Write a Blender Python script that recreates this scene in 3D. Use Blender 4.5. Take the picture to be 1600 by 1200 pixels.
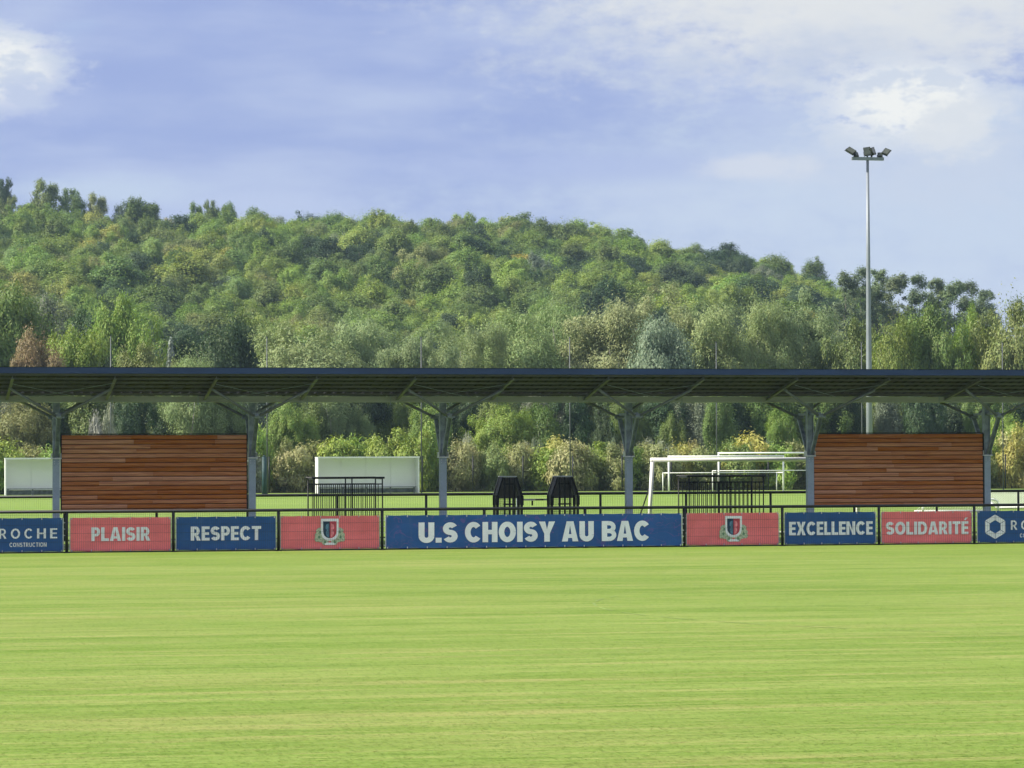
import bpy, math, random
import numpy as np
from mathutils import Matrix, Vector

sc = bpy.context.scene
for o in list(bpy.data.objects):
    bpy.data.objects.remove(o)
col = sc.collection
R = math.radians

# ------------------------------------------------------------------ camera
FPX = 4850.0                      # focal length in pixels of a 1600 px wide frame
YAW, PITCH, ROLL, EYE = R(12.2056), R(1.4055), R(0.2141), 2.15
fw = np.array([math.sin(YAW), math.cos(YAW), 0]); rt = np.array([math.cos(YAW), -math.sin(YAW), 0]); up = np.array([0, 0, 1.0])
F = fw * math.cos(PITCH) + up * math.sin(PITCH)
U = up * math.cos(PITCH) - fw * math.sin(PITCH)
R2 = rt * math.cos(ROLL) - U * math.sin(ROLL)
U2 = U * math.cos(ROLL) + rt * math.sin(ROLL)
cam = bpy.data.cameras.new('camera')
cam.lens = FPX / 1600 * 36; cam.sensor_width = 36; cam.clip_start = 0.5; cam.clip_end = 6000
camo = bpy.data.objects.new('camera', cam); col.objects.link(camo)
m = Matrix.Identity(4)
for i in range(3):
    m[i][0] = R2[i]; m[i][1] = U2[i]; m[i][2] = -F[i]
m[2][3] = EYE
camo.matrix_world = m
sc.camera = camo

def proj(p):
    d = np.asarray(p, float) - np.array([0, 0, EYE]); w = d @ F
    return 800 + FPX * (d @ R2) / w, 600 - FPX * (d @ U2) / w, w

def at(px, py, Y):                # where the sight line through a pixel meets the vertical plane Y
    d = F + R2 * (px - 800) / FPX + U2 * (600 - py) / FPX
    t = Y / d[1]
    return d[0] * t, EYE + d[2] * t

# ------------------------------------------------------------------ sky, sun, exposure
SUN_AZ = math.atan2(-0.93, 0.05)  # towards the sun: left of the view, a little beyond the fence line
SUN_EL = R(38)
SKY = 0.10
world = bpy.data.worlds.new('World'); sc.world = world; world.use_nodes = True
wt = world.node_tree; wt.nodes.clear()

class NT:
    """small helper for node trees"""
    def __init__(s, nt): s.nt = nt
    def n(s, t, **kw):
        nd = s.nt.nodes.new(t)
        for k, v in kw.items(): setattr(nd, k, v)
        return nd
    def put(s, sock, v):
        if hasattr(v, 'node'): s.nt.links.new(v, sock)
        elif v is not None: sock.default_value = v
    def math(s, op, a, b=None, c=None, clamp=False):
        nd = s.n('ShaderNodeMath', operation=op, use_clamp=clamp)
        s.put(nd.inputs[0], a); s.put(nd.inputs[1], b)
        if c is not None: s.put(nd.inputs[2], c)
        return nd.outputs[0]
    def mix(s, f, a, b, blend='MIX'):
        nd = s.n('ShaderNodeMix', data_type='RGBA', blend_type=blend)
        s.put(nd.inputs[0], f)
        for k, v in ((6, a), (7, b)):
            if isinstance(v, (tuple, list)) and len(v) == 3: v = (*v, 1)
            s.put(nd.inputs[k], v)
        return nd.outputs[2]
    def noise(s, vec, scale, detail=4, rough=0.55, dist=0.0):
        nd = s.n('ShaderNodeTexNoise'); s.put(nd.inputs['Vector'], vec)
        nd.inputs['Scale'].default_value = scale; nd.inputs['Detail'].default_value = detail
        nd.inputs['Roughness'].default_value = rough; nd.inputs['Distortion'].default_value = dist
        return nd.outputs[0]
    def ramp(s, f, lo, hi):
        nd = s.n('ShaderNodeMapRange', interpolation_type='SMOOTHSTEP'); s.put(nd.inputs[0], f)
        nd.inputs[1].default_value = lo; nd.inputs[2].default_value = hi
        return nd.outputs[0]
    def mapping(s, vec, scale=(1, 1, 1), loc=(0, 0, 0), rot=(0, 0, 0)):
        nd = s.n('ShaderNodeMapping'); s.put(nd.inputs[0], vec)
        nd.inputs[1].default_value = loc; nd.inputs[2].default_value = rot; nd.inputs[3].default_value = scale
        return nd.outputs[0]

W = NT(wt)
sky = W.n('ShaderNodeTexSky', sky_type='NISHITA', sun_disc=False)
sky.sun_elevation = SUN_EL; sky.sun_rotation = SUN_AZ; sky.air_density = 1.0; sky.dust_density = 0.6; sky.ozone_density = 2.0
tc = W.n('ShaderNodeTexCoord')
sep = W.n('ShaderNodeSeparateXYZ'); wt.links.new(tc.outputs['Generated'], sep.inputs[0])
az = W.math('ARCTAN2', sep.outputs[0], sep.outputs[1])
el = W.math('ARCSINE', sep.outputs[2])
comb = W.n('ShaderNodeCombineXYZ'); W.put(comb.inputs[0], az); W.put(comb.inputs[1], W.math('MULTIPLY', el, 1.9))
cv = comb.outputs[0]
n_big = W.noise(W.mapping(cv, loc=(3.1, 0.4, 0)), 7.0, 3, 0.5)
n_mid = W.noise(W.mapping(cv, loc=(0.7, 1.3, 2.0)), 20.0, 5, 0.55)
n_fine = W.noise(W.mapping(cv, loc=(5.0, 2.0, 1.0)), 85.0, 4, 0.62)
K = 1 / SKY
def c3(r, g, b, k=0.56): return (r * K * k, g * K * k, b * K * k)
clear = W.mix(0.35, sky.outputs[0], c3(0.46, 0.62, 0.86))
n_lay = W.noise(W.mapping(cv, (1, 2.4, 1), loc=(1.7, 0.2, 4.0), rot=(0, 0, 0.35)), 9.0, 4, 0.5)
# the grey violet sheet of cloud, thinner and thicker
sheet = W.mix(W.ramp(W.math('MULTIPLY_ADD', W.math('SUBTRACT', n_mid, 0.5), 0.25, n_lay), 0.33, 0.68), c3(0.325, 0.400, 0.725), c3(0.485, 0.555, 0.80))
cover = W.ramp(W.math('ADD', n_big, W.math('MULTIPLY', W.math('SUBTRACT', n_mid, 0.5), 0.35)), 0.20, 0.36)
skyc = W.mix(W.math('MULTIPLY', cover, 0.92), clear, sheet)
# single clouds: place of the middle (pixel of the photo), half width, half height, colour, weight
wob0 = W.math('MULTIPLY', W.math('ADD', W.math('SUBTRACT', n_mid, 0.5), W.math('MULTIPLY', W.math('SUBTRACT', n_fine, 0.5), 0.75)), 2.9)
def cloud(base, px, py, hw, hh, colr, weight, ragged=1.0, soft=0.55):
    a0 = YAW + (px - 800) / FPX; e0 = (719 - py) / FPX
    dx = W.math('MULTIPLY_ADD', az, FPX / hw, -a0 * FPX / hw)
    dy = W.math('MULTIPLY_ADD', el, FPX / hh, -e0 * FPX / hh)
    d = W.math('SQRT', W.math('MULTIPLY_ADD', dx, dx, W.math('MULTIPLY', dy, dy)))
    d = W.math('MULTIPLY_ADD', wob0, ragged, d)
    w = W.math('MULTIPLY', W.ramp(d, 1.0 + soft, 1.0 - soft), weight)
    return W.mix(w, base, colr)
# unseen broken white cloud added above the view to raise the ambient light
fill_cloud = W.noise(W.mapping(tc.outputs['Generated'], (1, 1, 2.2), loc=(2.0, 0.3, 0.9)), 2.6, 3, 0.55)
skyc = W.mix(W.math('MULTIPLY', W.ramp(fill_cloud, 0.40, 0.56), W.ramp(el, 0.14, 0.30)), skyc, c3(1.15, 1.17, 1.20))
white = W.mix(W.ramp(W.math('MULTIPLY_ADD', n_fine, 0.6, W.math('MULTIPLY', n_mid, 0.4)), 0.42, 0.56), c3(0.66, 0.72, 0.83), c3(0.92, 0.93, 0.91)); grey = c3(0.66, 0.70, 0.78)
skyc = cloud(skyc, 1500, 370, 600, 175, c3(0.60, 0.69, 0.84), 0.95, 0.55, 0.85)
skyc = cloud(skyc, 150, 300, 160, 22, c3(0.56, 0.66, 0.83), 0.8, 0.5, 0.7)
skyc = cloud(skyc, 430, 318, 110, 18, c3(0.52, 0.60, 0.83), 0.8, 0.5, 0.7)
skyc = cloud(skyc, 900, 262, 260, 22, c3(0.44, 0.52, 0.80), 0.7, 0.5, 0.8)
skyc = cloud(skyc, 1340, 30, 430, 100, W.mix(W.ramp(n_mid, 0.4, 0.6), c3(0.60, 0.66, 0.79), c3(0.80, 0.82, 0.83)), 0.95, 0.9, 0.7)
skyc = cloud(skyc, 1250, 5, 260, 40, c3(0.78, 0.80, 0.82), 0.8, 0.8, 0.7)
skyc = cloud(skyc, 1540, 45, 160, 60, c3(0.74, 0.77, 0.81), 0.7, 0.8, 0.7)
skyc = cloud(skyc, 1470, 230, 170, 95, c3(0.60, 0.67, 0.82), 0.75, 0.9, 0.6)
skyc = cloud(skyc, 1415, 170, 118, 60, white, 1.0, 0.9, 0.36)
skyc = cloud(skyc, 1480, 205, 60, 40, c3(0.76, 0.79, 0.83), 0.8, 0.9, 0.5)
skyc = cloud(skyc, 1180, 264, 75, 18, c3(0.70, 0.74, 0.83), 0.8, 0.7, 0.6)
skyc = cloud(skyc, 8, 112, 76, 62, white, 0.95, 0.9, 0.42)
skyc = cloud(skyc, 60, 170, 80, 30, c3(0.45, 0.53, 0.80), 0.5, 0.9, 0.7)
bg = W.n('ShaderNodeBackground'); wt.links.new(skyc, bg.inputs[0]); bg.inputs[1].default_value = SKY
wo = W.n('ShaderNodeOutputWorld'); wt.links.new(bg.outputs[0], wo.inputs[0])

sl = bpy.data.lights.new('sun', 'SUN'); sl.energy = 5.0; sl.angle = R(0.53); sl.color = (1.0, 0.93, 0.80)
so = bpy.data.objects.new('sun', sl); col.objects.link(so)
sdir = Vector((math.sin(SUN_AZ) * math.cos(SUN_EL), math.cos(SUN_AZ) * math.cos(SUN_EL), math.sin(SUN_EL)))
so.rotation_euler = sdir.to_track_quat('Z', 'Y').to_euler()
so.location = (-40, 30, 60)
vs = sc.view_settings
vs.view_transform = 'Standard'; vs.look = 'None'; vs.gamma = 1; vs.exposure = 0.80; vs.use_curve_mapping = False
sc.cycles.use_adaptive_sampling = True; sc.cycles.adaptive_threshold = 0.02
sc.cycles.max_bounces = 5; sc.cycles.diffuse_bounces = 2; sc.cycles.glossy_bounces = 2; sc.cycles.transmission_bounces = 3
sc.cycles.volume_bounces = 0; sc.cycles.caustics_reflective = False; sc.cycles.caustics_refractive = False

# ------------------------------------------------------------------ materials
def newmat(name):
    mt = bpy.data.materials.new(name); mt.use_nodes = True
    t = NT(mt.node_tree); b = mt.node_tree.nodes['Principled BSDF']
    return mt, t, b

def plain(name, c, rough=0.6, metal=0.0, var=0.12, scale=3.0, spec=0.4, stretch=(1, 1, 1), bump=0.0, objvar=0.0):
    mt, t, b = newmat(name)
    co = t.n('ShaderNodeTexCoord').outputs['Object']
    nz = t.noise(t.mapping(co, stretch), scale, 5, 0.6)
    dark = tuple(v * (1 - var * 1.6) for v in c); light = tuple(min(1, v * (1 + var)) for v in c)
    cc = t.mix(t.ramp(nz, 0.25, 0.75), dark, light)
    if objvar:
        oi = t.n('ShaderNodeObjectInfo')
        hs = t.n('ShaderNodeHueSaturation'); t.put(hs.inputs['Color'], cc)
        t.put(hs.inputs['Value'], t.math('ADD', t.math('MULTIPLY', oi.outputs['Random'], objvar * 2), 1 - objvar))
        cc = hs.outputs[0]
    t.put(b.inputs['Base Color'], cc)
    t.put(b.inputs['Roughness'], t.math('ADD', t.math('MULTIPLY', nz, 0.25), rough - 0.12))
    b.inputs['Metallic'].default_value = metal; b.inputs['Specular IOR Level'].default_value = spec
    if bump:
        bp = t.n('ShaderNodeBump'); bp.inputs['Strength'].default_value = bump; bp.inputs['Distance'].default_value = 0.01
        t.put(bp.inputs['Height'], t.noise(t.mapping(co, stretch), scale * 8, 3)); t.put(b.inputs['Normal'], bp.outputs[0])
    return mt

def turf(name, base, light, straw, dark, sy=1.0, grain=1.0, island=False):
    mt, t, b = newmat(name)
    co = t.n('ShaderNodeTexCoord').outputs['Object']
    s1 = t.noise(t.mapping(co, (0.03, 0.55 * sy, 1)), 1.0, 3, 0.6)
    s2 = t.noise(t.mapping(co, (0.105, 1.9 * sy, 1), loc=(3, 7, 0)), 1.0, 4, 0.70)
    s3 = t.noise(t.mapping(co, (0.32, 6.0 * sy, 1), loc=(1, 2, 0)), 1.0, 3, 0.72)
    pat = t.noise(t.mapping(co, (0.10, 0.25, 1), loc=(9, 1, 0)), 1.0, 2, 0.55)
    g = t.math('MULTIPLY', t.math('ADD', t.noise(t.mapping(co, (19, 3.4, 1)), 1.0, 2, 0.7), t.noise(t.mapping(co, (30, 7, 1), loc=(5, 5, 0)), 1.0, 2, 0.7)), 0.5)
    c = t.mix(t.ramp(s1, 0.32, 0.68), base, light)
    c = t.mix(t.math('MULTIPLY', t.ramp(s2, 0.50, 0.66), 0.66), c, straw)
    c = t.mix(t.math('MULTIPLY', t.ramp(s2, 0.47, 0.33), 0.60), c, dark)
    c = t.mix(t.math('MULTIPLY', t.ramp(s3, 0.53, 0.68), 0.60), c, light)
    c = t.mix(t.math('MULTIPLY', t.ramp(s3, 0.47, 0.32), 0.55), c, dark)
    s4 = t.noise(t.mapping(co, (1.1, 13.0 * sy, 1), loc=(2, 8, 0)), 1.0, 2, 0.7)
    c = t.mix(t.math('MULTIPLY', t.ramp(s4, 0.52, 0.68), 0.52), c, straw)
    c = t.mix(t.math('MULTIPLY', t.ramp(s4, 0.47, 0.32), 0.70), c, dark)
    c = t.mix(t.math('MULTIPLY', t.ramp(pat, 0.52, 0.75), 0.28), c, straw)
    c = t.mix(t.math('MULTIPLY', t.ramp(pat, 0.45, 0.25), 0.35), c, dark)
    c = t.mix(t.math('MULTIPLY', t.ramp(g, 0.5, 0.34), 0.62 * grain), c, dark)
    c = t.mix(t.math('MULTIPLY', t.ramp(g, 0.50, 0.66), 0.55 * grain), c, light)
    if island:
        geo = t.n('ShaderNodeNewGeometry'); hs = t.n('ShaderNodeHueSaturation'); t.put(hs.inputs['Color'], c)
        t.put(hs.inputs['Value'], t.math('ADD', 0.78, t.math('MULTIPLY', geo.outputs['Random Per Island'], 0.62)))
        t.put(hs.inputs['Hue'], t.math('ADD', 0.485, t.math('MULTIPLY', geo.outputs['Random Per Island'], 0.03))); c = hs.outputs[0]
    t.put(b.inputs['Base Color'], c); b.inputs['Roughness'].default_value = 0.85; b.inputs['Specular IOR Level'].default_value = 0.15
    bp = t.n('ShaderNodeBump'); bp.inputs['Strength'].default_value = 0.10; bp.inputs['Distance'].default_value = 0.01
    t.put(bp.inputs['Height'], t.math('ADD', g, s3)); t.put(b.inputs['Normal'], bp.outputs[0])
    return mt

def leafmat(name, gloss=0.25, transl=0.24):
    """foliage whose colour is the tree's own tint, varied by leaf and by clump"""
    mt, t, b = newmat(name)
    at_ = t.n('ShaderNodeAttribute', attribute_type='INSTANCER', attribute_name='tint')
    geo = t.n('ShaderNodeNewGeometry')
    co = t.n('ShaderNodeTexCoord').outputs['Object']
    nz = t.noise(co, 0.55, 2, 0.6)
    hs = t.n('ShaderNodeHueSaturation'); t.put(hs.inputs['Color'], at_.outputs['Color'])
    rv = geo.outputs['Random Per Island']
    t.put(hs.inputs['Value'], t.math('ADD', t.math('MULTIPLY', rv, 0.28), t.math('ADD', t.math('MULTIPLY', nz, 0.50), 0.62)))
    t.put(hs.inputs['Hue'], t.math('ADD', 0.5, t.math('ADD', t.math('MULTIPLY', t.math('SUBTRACT', rv, 0.5), 0.035), t.math('MULTIPLY', t.math('SUBTRACT', nz, 0.5), -0.045))))
    c = hs.outputs[0]
    t.put(b.inputs['Base Color'], c); b.inputs['Roughness'].default_value = 0.55; b.inputs['Specular IOR Level'].default_value = gloss
    tr = t.n('ShaderNodeBsdfTranslucent')
    hs2 = t.n('ShaderNodeHueSaturation'); t.put(hs2.inputs['Color'], c); hs2.inputs['Saturation'].default_value = 1.15; hs2.inputs['Value'].default_value = 1.25
    t.put(tr.inputs[0], hs2.outputs[0])
    ms = t.n('ShaderNodeMixShader'); ms.inputs[0].default_value = transl
    t.nt.links.new(b.outputs[0], ms.inputs[1]); t.nt.links.new(tr.outputs[0], ms.inputs[2])
    out = [n for n in t.nt.nodes if n.type == 'OUTPUT_MATERIAL'][0]
    t.nt.links.new(ms.outputs[0], out.inputs[0])
    return mt

def woodmat(name, c1, c2):
    mt, t, b = newmat(name)
    tcn = t.n('ShaderNodeTexCoord'); oi = t.n('ShaderNodeObjectInfo')
    off = t.n('ShaderNodeCombineXYZ'); t.put(off.inputs[0], t.math('MULTIPLY', oi.outputs['Random'], 37.0)); t.put(off.inputs[2], t.math('MULTIPLY', oi.outputs['Random'], 11.0))
    va = t.n('ShaderNodeVectorMath', operation='ADD'); t.put(va.inputs[0], tcn.outputs['Object']); t.put(va.inputs[1], off.outputs[0])
    gr = t.noise(t.mapping(va.outputs[0], (1.2, 8, 26)), 1.0, 5, 0.6, 0.4)
    kn = t.noise(t.mapping(va.outputs[0], (2.2, 4, 7)), 1.0, 2, 0.5)
    c = t.mix(t.ramp(gr, 0.3, 0.72), c1, c2)
    c = t.mix(t.math('MULTIPLY', t.ramp(kn, 0.70, 0.82), 0.8), c, tuple(v * 0.25 for v in c1))
    hs = t.n('ShaderNodeHueSaturation'); t.put(hs.inputs['Color'], c)
    t.put(hs.inputs['Value'], t.math('ADD', t.math('MULTIPLY', oi.outputs['Random'], 0.36), 0.78))
    t.put(hs.inputs['Saturation'], t.math('SUBTRACT', 1.15, t.math('MULTIPLY', oi.outputs['Random'], 0.3)))
    t.put(b.inputs['Base Color'], hs.outputs[0]); b.inputs['Roughness'].default_value = 0.55; b.inputs['Specular IOR Level'].default_value = 0.3
    bp = t.n('ShaderNodeBump'); bp.inputs['Strength'].default_value = 0.3; bp.inputs['Distance'].default_value = 0.004
    t.put(bp.inputs['Height'], gr); t.put(b.inputs['Normal'], bp.outputs[0])
    return mt

def bannermat(name, c, scr=None):
    mt, t, b = newmat(name)
    co = t.n('ShaderNodeTexCoord').outputs['Object']
    f1 = t.noise(t.mapping(co, (1.3, 1, 2.2)), 1.0, 4, 0.6)
    cc = t.mix(t.ramp(f1, 0.3, 0.75), tuple(v * 0.84 for v in c), tuple(min(1, v * 1.12) for v in c))
    f0 = t.noise(t.mapping(co, (9, 1, 0.9), loc=(3, 0, 1)), 1.0, 3, 0.6)
    cc = t.mix(t.math('MULTIPLY', t.ramp(f0, 0.52, 0.74), 0.22), cc, tuple(0.5 * v + 0.10 for v in c))
    if scr:
        f2 = t.noise(t.mapping(co, (1.6, 1, 3.0), rot=(0, 0.7, 0)), 1.0, 2, 0.5, 1.2)
        line = t.math('MULTIPLY', t.ramp(t.math('ABSOLUTE', t.math('SUBTRACT', f2, 0.5)), 0.016, 0.0), 0.42)
        cc = t.mix(line, cc, scr)
        f3 = t.noise(t.mapping(co, (1.9, 1, 3.1), loc=(4, 0, 2)), 1.0, 2, 0.5)
        cc = t.mix(t.math('MULTIPLY', t.ramp(f3, 0.60, 0.74), 0.38), cc, scr)
    t.put(b.inputs['Base Color'], cc); b.inputs['Roughness'].default_value = 0.5; b.inputs['Specular IOR Level'].default_value = 0.35
    return mt

M = {}
PT = ((0.120, 0.200, 0.019), (0.182, 0.256, 0.047), (0.295, 0.280, 0.098), (0.083, 0.150, 0.011))
M['pitch'] = turf('pitch_turf', *PT)
M['blades'] = turf('grass_blades', *PT, island=True)
M['field'] = turf('field_turf', (0.140, 0.235, 0.032), (0.185, 0.275, 0.050), (0.24, 0.27, 0.08), (0.10, 0.18, 0.026), 0.5, 0.6)
M['forest_floor'] = plain('forest_floor', (0.05, 0.06, 0.025), 0.95, var=0.4, scale=0.3, spec=0.1)
M['line'] = plain('worn_line_paint', (0.205, 0.285, 0.085), 0.9, var=0.25, scale=1.2, spec=0.1)
M['black'] = plain('black_paint', (0.009, 0.011, 0.014), 0.5, var=0.3, spec=0.3)
M['wire'] = plain('black_wire', (0.02, 0.025, 0.03), 0.5, var=0.2)
M['galv'] = plain('galvanised_steel', (0.30, 0.36, 0.46), 0.5, 0.1, 0.12, 3.0)
M['galv_shaded'] = plain('shaded_galvanised_steel', (0.27, 0.31, 0.38), 0.55, 0.1, 0.25, 6.0)  # same galvanised steel, shade under the roof put into its colour
M['arm'] = plain('arm_steel', (0.20, 0.21, 0.27), 0.5, 0.1, 0.2, 4.0)
M['rafter'] = plain('rafter_steel', (0.14, 0.14, 0.18), 0.55, 0.1, 0.2, 4.0)
M['plate'] = plain('bright_plate', (0.55, 0.57, 0.60), 0.45, 0.3, 0.15, 9.0)
M['navy'] = plain('navy_fascia', (0.018, 0.042, 0.125), 0.42, var=0.18, scale=1.0, stretch=(0.4, 1, 3))
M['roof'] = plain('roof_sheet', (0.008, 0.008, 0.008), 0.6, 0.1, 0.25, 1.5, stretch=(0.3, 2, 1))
M['purlin'] = plain('purlin_steel', (0.125, 0.12, 0.145), 0.6, 0.1, 0.2, 1.5, stretch=(0.4, 2, 2))
M['gutter'] = plain('gutter_steel', (0.36, 0.36, 0.40), 0.55, 0.1, 0.14, 1.2, stretch=(0.5, 1, 3))
M['wood'] = woodmat('oiled_cedar', (0.36, 0.115, 0.043), (0.58, 0.238, 0.100))
M['wood_dark'] = plain('dark_backing', (0.020, 0.012, 0.009), 0.8)
M['blue'] = bannermat('blue_vinyl', (0.018, 0.088, 0.300))
M['blue_marked'] = bannermat('blue_vinyl_marked', (0.018, 0.088, 0.310), (0.20, 0.08, 0.30))
M['red'] = bannermat('red_vinyl', (0.95, 0.195, 0.225))
M['print'] = plain('white_print', (0.86, 0.85, 0.97), 0.5, var=0.06)
M['print_navy'] = plain('navy_print', (0.010, 0.035, 0.085), 0.5, var=0.15)
M['print_slate'] = plain('slate_print', (0.10, 0.22, 0.36), 0.5, var=0.3, scale=12)
M['print_rose'] = plain('rose_print', (0.80, 0.24, 0.30), 0.5, var=0.25, scale=12)
M['print_red'] = plain('red_print', (0.55, 0.06, 0.10), 0.5, var=0.15)
M['print_sage'] = plain('sage_print', (0.50, 0.55, 0.42), 0.5, var=0.35, scale=30)
M['print_green'] = plain('green_print', (0.16, 0.28, 0.18), 0.5, var=0.3, scale=20)
M['hem'] = plain('pale_hem', (0.50, 0.50, 0.56), 0.7, var=0.2)
M['white'] = plain('white_paint', (0.80, 0.80, 0.79), 0.4, var=0.05, scale=2)
def milky(name, c):
    mt, t, b = newmat(name)
    nz = t.noise(t.mapping(t.n('ShaderNodeTexCoord').outputs['Object'], (0.5, 1, 1.2)), 1.2, 4)
    cc = t.mix(nz, tuple(v * 0.9 for v in c), c); t.put(b.inputs['Base Color'], cc); b.inputs['Roughness'].default_value = 0.45
    tr = t.n('ShaderNodeBsdfTranslucent'); t.put(tr.inputs[0], cc)
    ms = t.n('ShaderNodeMixShader'); ms.inputs[0].default_value = 0.30
    t.nt.links.new(b.outputs[0], ms.inputs[1]); t.nt.links.new(tr.outputs[0], ms.inputs[2])
    out = [n for n in t.nt.nodes if n.type == 'OUTPUT_MATERIAL'][0]; t.nt.links.new(ms.outputs[0], out.inputs[0])
    return mt
M['panel'] = milky('milky_panel', (0.93, 0.95, 0.95))
M['bench'] = plain('grey_bench', (0.22, 0.25, 0.25), 0.6, var=0.3, scale=4)
M['pole'] = plain('grey_pole', (0.085, 0.095, 0.10), 0.5, 0.2, 0.15, 2)
M['mast'] = plain('mast_steel', (0.21, 0.235, 0.27), 0.45, 0.15, 0.08, 1.2)
M['lamp'] = plain('lamp_housing', (0.022, 0.028, 0.022), 0.55, 0.2, 0.25, 9)
M['lampglass'] = plain('lamp_glass', (0.045, 0.055, 0.040), 0.15, 0.0, 0.2, 4, spec=0.7)
M['greenpad'] = plain('green_pad', (0.012, 0.045, 0.050), 0.6, var=0.2)
M['greymesh'] = plain('grey_mesh', (0.16, 0.19, 0.15), 0.6, var=0.2)
M['smoke'] = plain('smoked_panel', (0.11, 0.105, 0.10), 0.5, var=0.3)
M['net'] = plain('white_net', (0.72, 0.74, 0.72), 0.8, var=0.1)
M['bark'] = plain('bark', (0.13, 0.115, 0.095), 0.9, var=0.4, scale=3, stretch=(3, 3, 0.6), spec=0.1)
M['bark_pale'] = plain('pale_bark', (0.36, 0.35, 0.31), 0.9, var=0.35, scale=2, stretch=(3, 3, 0.6), spec=0.1)
M['leaf'] = leafmat('foliage')
M['leaf_soft'] = leafmat('silvery_foliage', 0.2, 0.24)

# ------------------------------------------------------------------ mesh helpers
class MB:
    def __init__(s): s.v = []; s.f = []
    def add(s, vs_, fs):
        k = len(s.v); s.v += [tuple(v) for v in vs_]; s.f += [tuple(i + k for i in f) for f in fs]; return s
    def box(s, x0, x1, y0, y1, z0, z1):
        return s.add([(x0, y0, z0), (x1, y0, z0), (x1, y1, z0), (x0, y1, z0), (x0, y0, z1), (x1, y0, z1), (x1, y1, z1), (x0, y1, z1)],
                     [(0, 3, 2, 1), (4, 5, 6, 7), (0, 1, 5, 4), (1, 2, 6, 5), (2, 3, 7, 6), (3, 0, 4, 7)])
    def bar(s, p, q, w, h=None, up_=(0, 0, 1)):       # rectangular bar from p to q
        h = h or w; p = Vector(p); q = Vector(q); d = (q - p).normalized(); u = Vector(up_)
        if abs(d.dot(u)) > 0.98: u = Vector((0, 1, 0))
        r = d.cross(u).normalized(); u = r.cross(d)
        c = [(-1, -1), (1, -1), (1, 1), (-1, 1)]
        return s.add([p + r * a * w / 2 + u * b * h / 2 for a, b in c] + [q + r * a * w / 2 + u * b * h / 2 for a, b in c],
                     [(3, 2, 1, 0), (4, 5, 6, 7), (0, 1, 5, 4), (1, 2, 6, 5), (2, 3, 7, 6), (3, 0, 4, 7)])
    def tube(s, pts, rad, n=10, cap=True):            # tube along a line of points, one radius or one per point
        pts = [Vector(p) for p in pts]; k0 = len(s.v)
        rad = rad if isinstance(rad, (list, tuple)) else [rad] * len(pts)
        for i, p in enumerate(pts):
            d = (pts[min(i + 1, len(pts) - 1)] - pts[max(i - 1, 0)]).normalized()
            a = Vector((0, 0, 1)) if abs(d.z) < 0.95 else Vector((1, 0, 0))
            r = d.cross(a).normalized(); u = r.cross(d)
            for j in range(n):
                t = 2 * math.pi * j / n
                s.v.append(tuple(p + (r * math.cos(t) + u * math.sin(t)) * rad[i]))
        for i in range(len(pts) - 1):
            for j in range(n):
                a = k0 + i * n + j; b = k0 + i * n + (j + 1) % n
                s.f.append((a, b, b + n, a + n))
        if cap:
            s.f.append(tuple(k0 + j for j in reversed(range(n)))); e = k0 + (len(pts) - 1) * n
            s.f.append(tuple(e + j for j in range(n)))
        return s
    def poly(s, pts, y):                              # flat polygon facing -Y
        return s.add([(x, y, z) for x, z in pts], [tuple(range(len(pts)))])
    def mesh(s, name, mat, smooth=False):
        me = bpy.data.meshes.new(name); me.from_pydata(s.v, [], s.f)
        if mat: me.materials.append(mat)
        if smooth: me.polygons.foreach_set('use_smooth', [True] * len(me.polygons))
        me.update(); return me
    def build(s, name, mat, parent=None, smooth=False):
        org = ROOT.get(parent, Vector((0, 0, 0))) if parent else Vector((0, 0, 0))
        s.v = [(v[0] - org.x, v[1] - org.y, v[2] - org.z) for v in s.v]
        o = bpy.data.objects.new(name, s.mesh(name, mat, smooth)); col.objects.link(o)
        if parent: o.parent = parent; ROOT[o] = org
        return o
ROOT = {}

def tag(o, label=None, cat=None, group=None, kind=None):
    if label: o['label'] = label
    if cat: o['category'] = cat
    if group: o['group'] = group
    if kind: o['kind'] = kind
    return o
def thing(name, label, cat, loc=(0, 0, 0), group=None):
    o = bpy.data.objects.new(name, None); o.empty_display_size = 0.3; col.objects.link(o); o.location = loc
    ROOT[o] = Vector(loc); return tag(o, label, cat, group)
def inst(name, me, parent, loc=(0, 0, 0), scale=None, rot=None):   # a part that shares mesh data; loc local to the parent
    o = bpy.data.objects.new(name, me); col.objects.link(o); o.parent = parent; o.location = loc
    if scale: o.scale = scale
    if rot: o.rotation_euler = rot
    return o

# ------------------------------------------------------------------ ground
FY, CY, RY = 73.8, 80.0, 85.0      # front railing, shelter columns, rear railing
rng = random.Random(5)

def sheet(name, x0, x1, y0, y1, z, mat):
    mb = MB(); mb.add([(x0, y0, z), (x1, y0, z), (x1, y1, z), (x0, y1, z)], [(0, 1, 2, 3)])
    return tag(mb.build(name, mat), kind='structure')
sheet('ground', -400, 800, -60, 1150, -0.012, M['field'])
sheet('pitch', -70, 130, -20, FY + 0.6, 0.0, M['pitch'])
# worn remains of the centre circle line
mb = MB(); cx, cy_, r0 = 19.9, 43.0, 9.15
arc = [math.radians(a) for a in range(150, 283, 3)]
for i in range(len(arc) - 1):
    a, b = arc[i], arc[i + 1]
    if i % 3 == 1: continue
    w0, w1 = 0.020, 0.020
    mb.add([(cx + (r0 - w0) * math.cos(a), cy_ + (r0 - w0) * math.sin(a), 0.004), (cx + (r0 + w0) * math.cos(a), cy_ + (r0 + w0) * math.sin(a), 0.004),
            (cx + (r0 + w1) * math.cos(b), cy_ + (r0 + w1) * math.sin(b), 0.004), (cx + (r0 - w1) * math.cos(b), cy_ + (r0 - w1) * math.sin(b), 0.004)], [(0, 1, 2, 3)])
tag(mb.build('centre_circle_line', M['line']), kind='structure')

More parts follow.
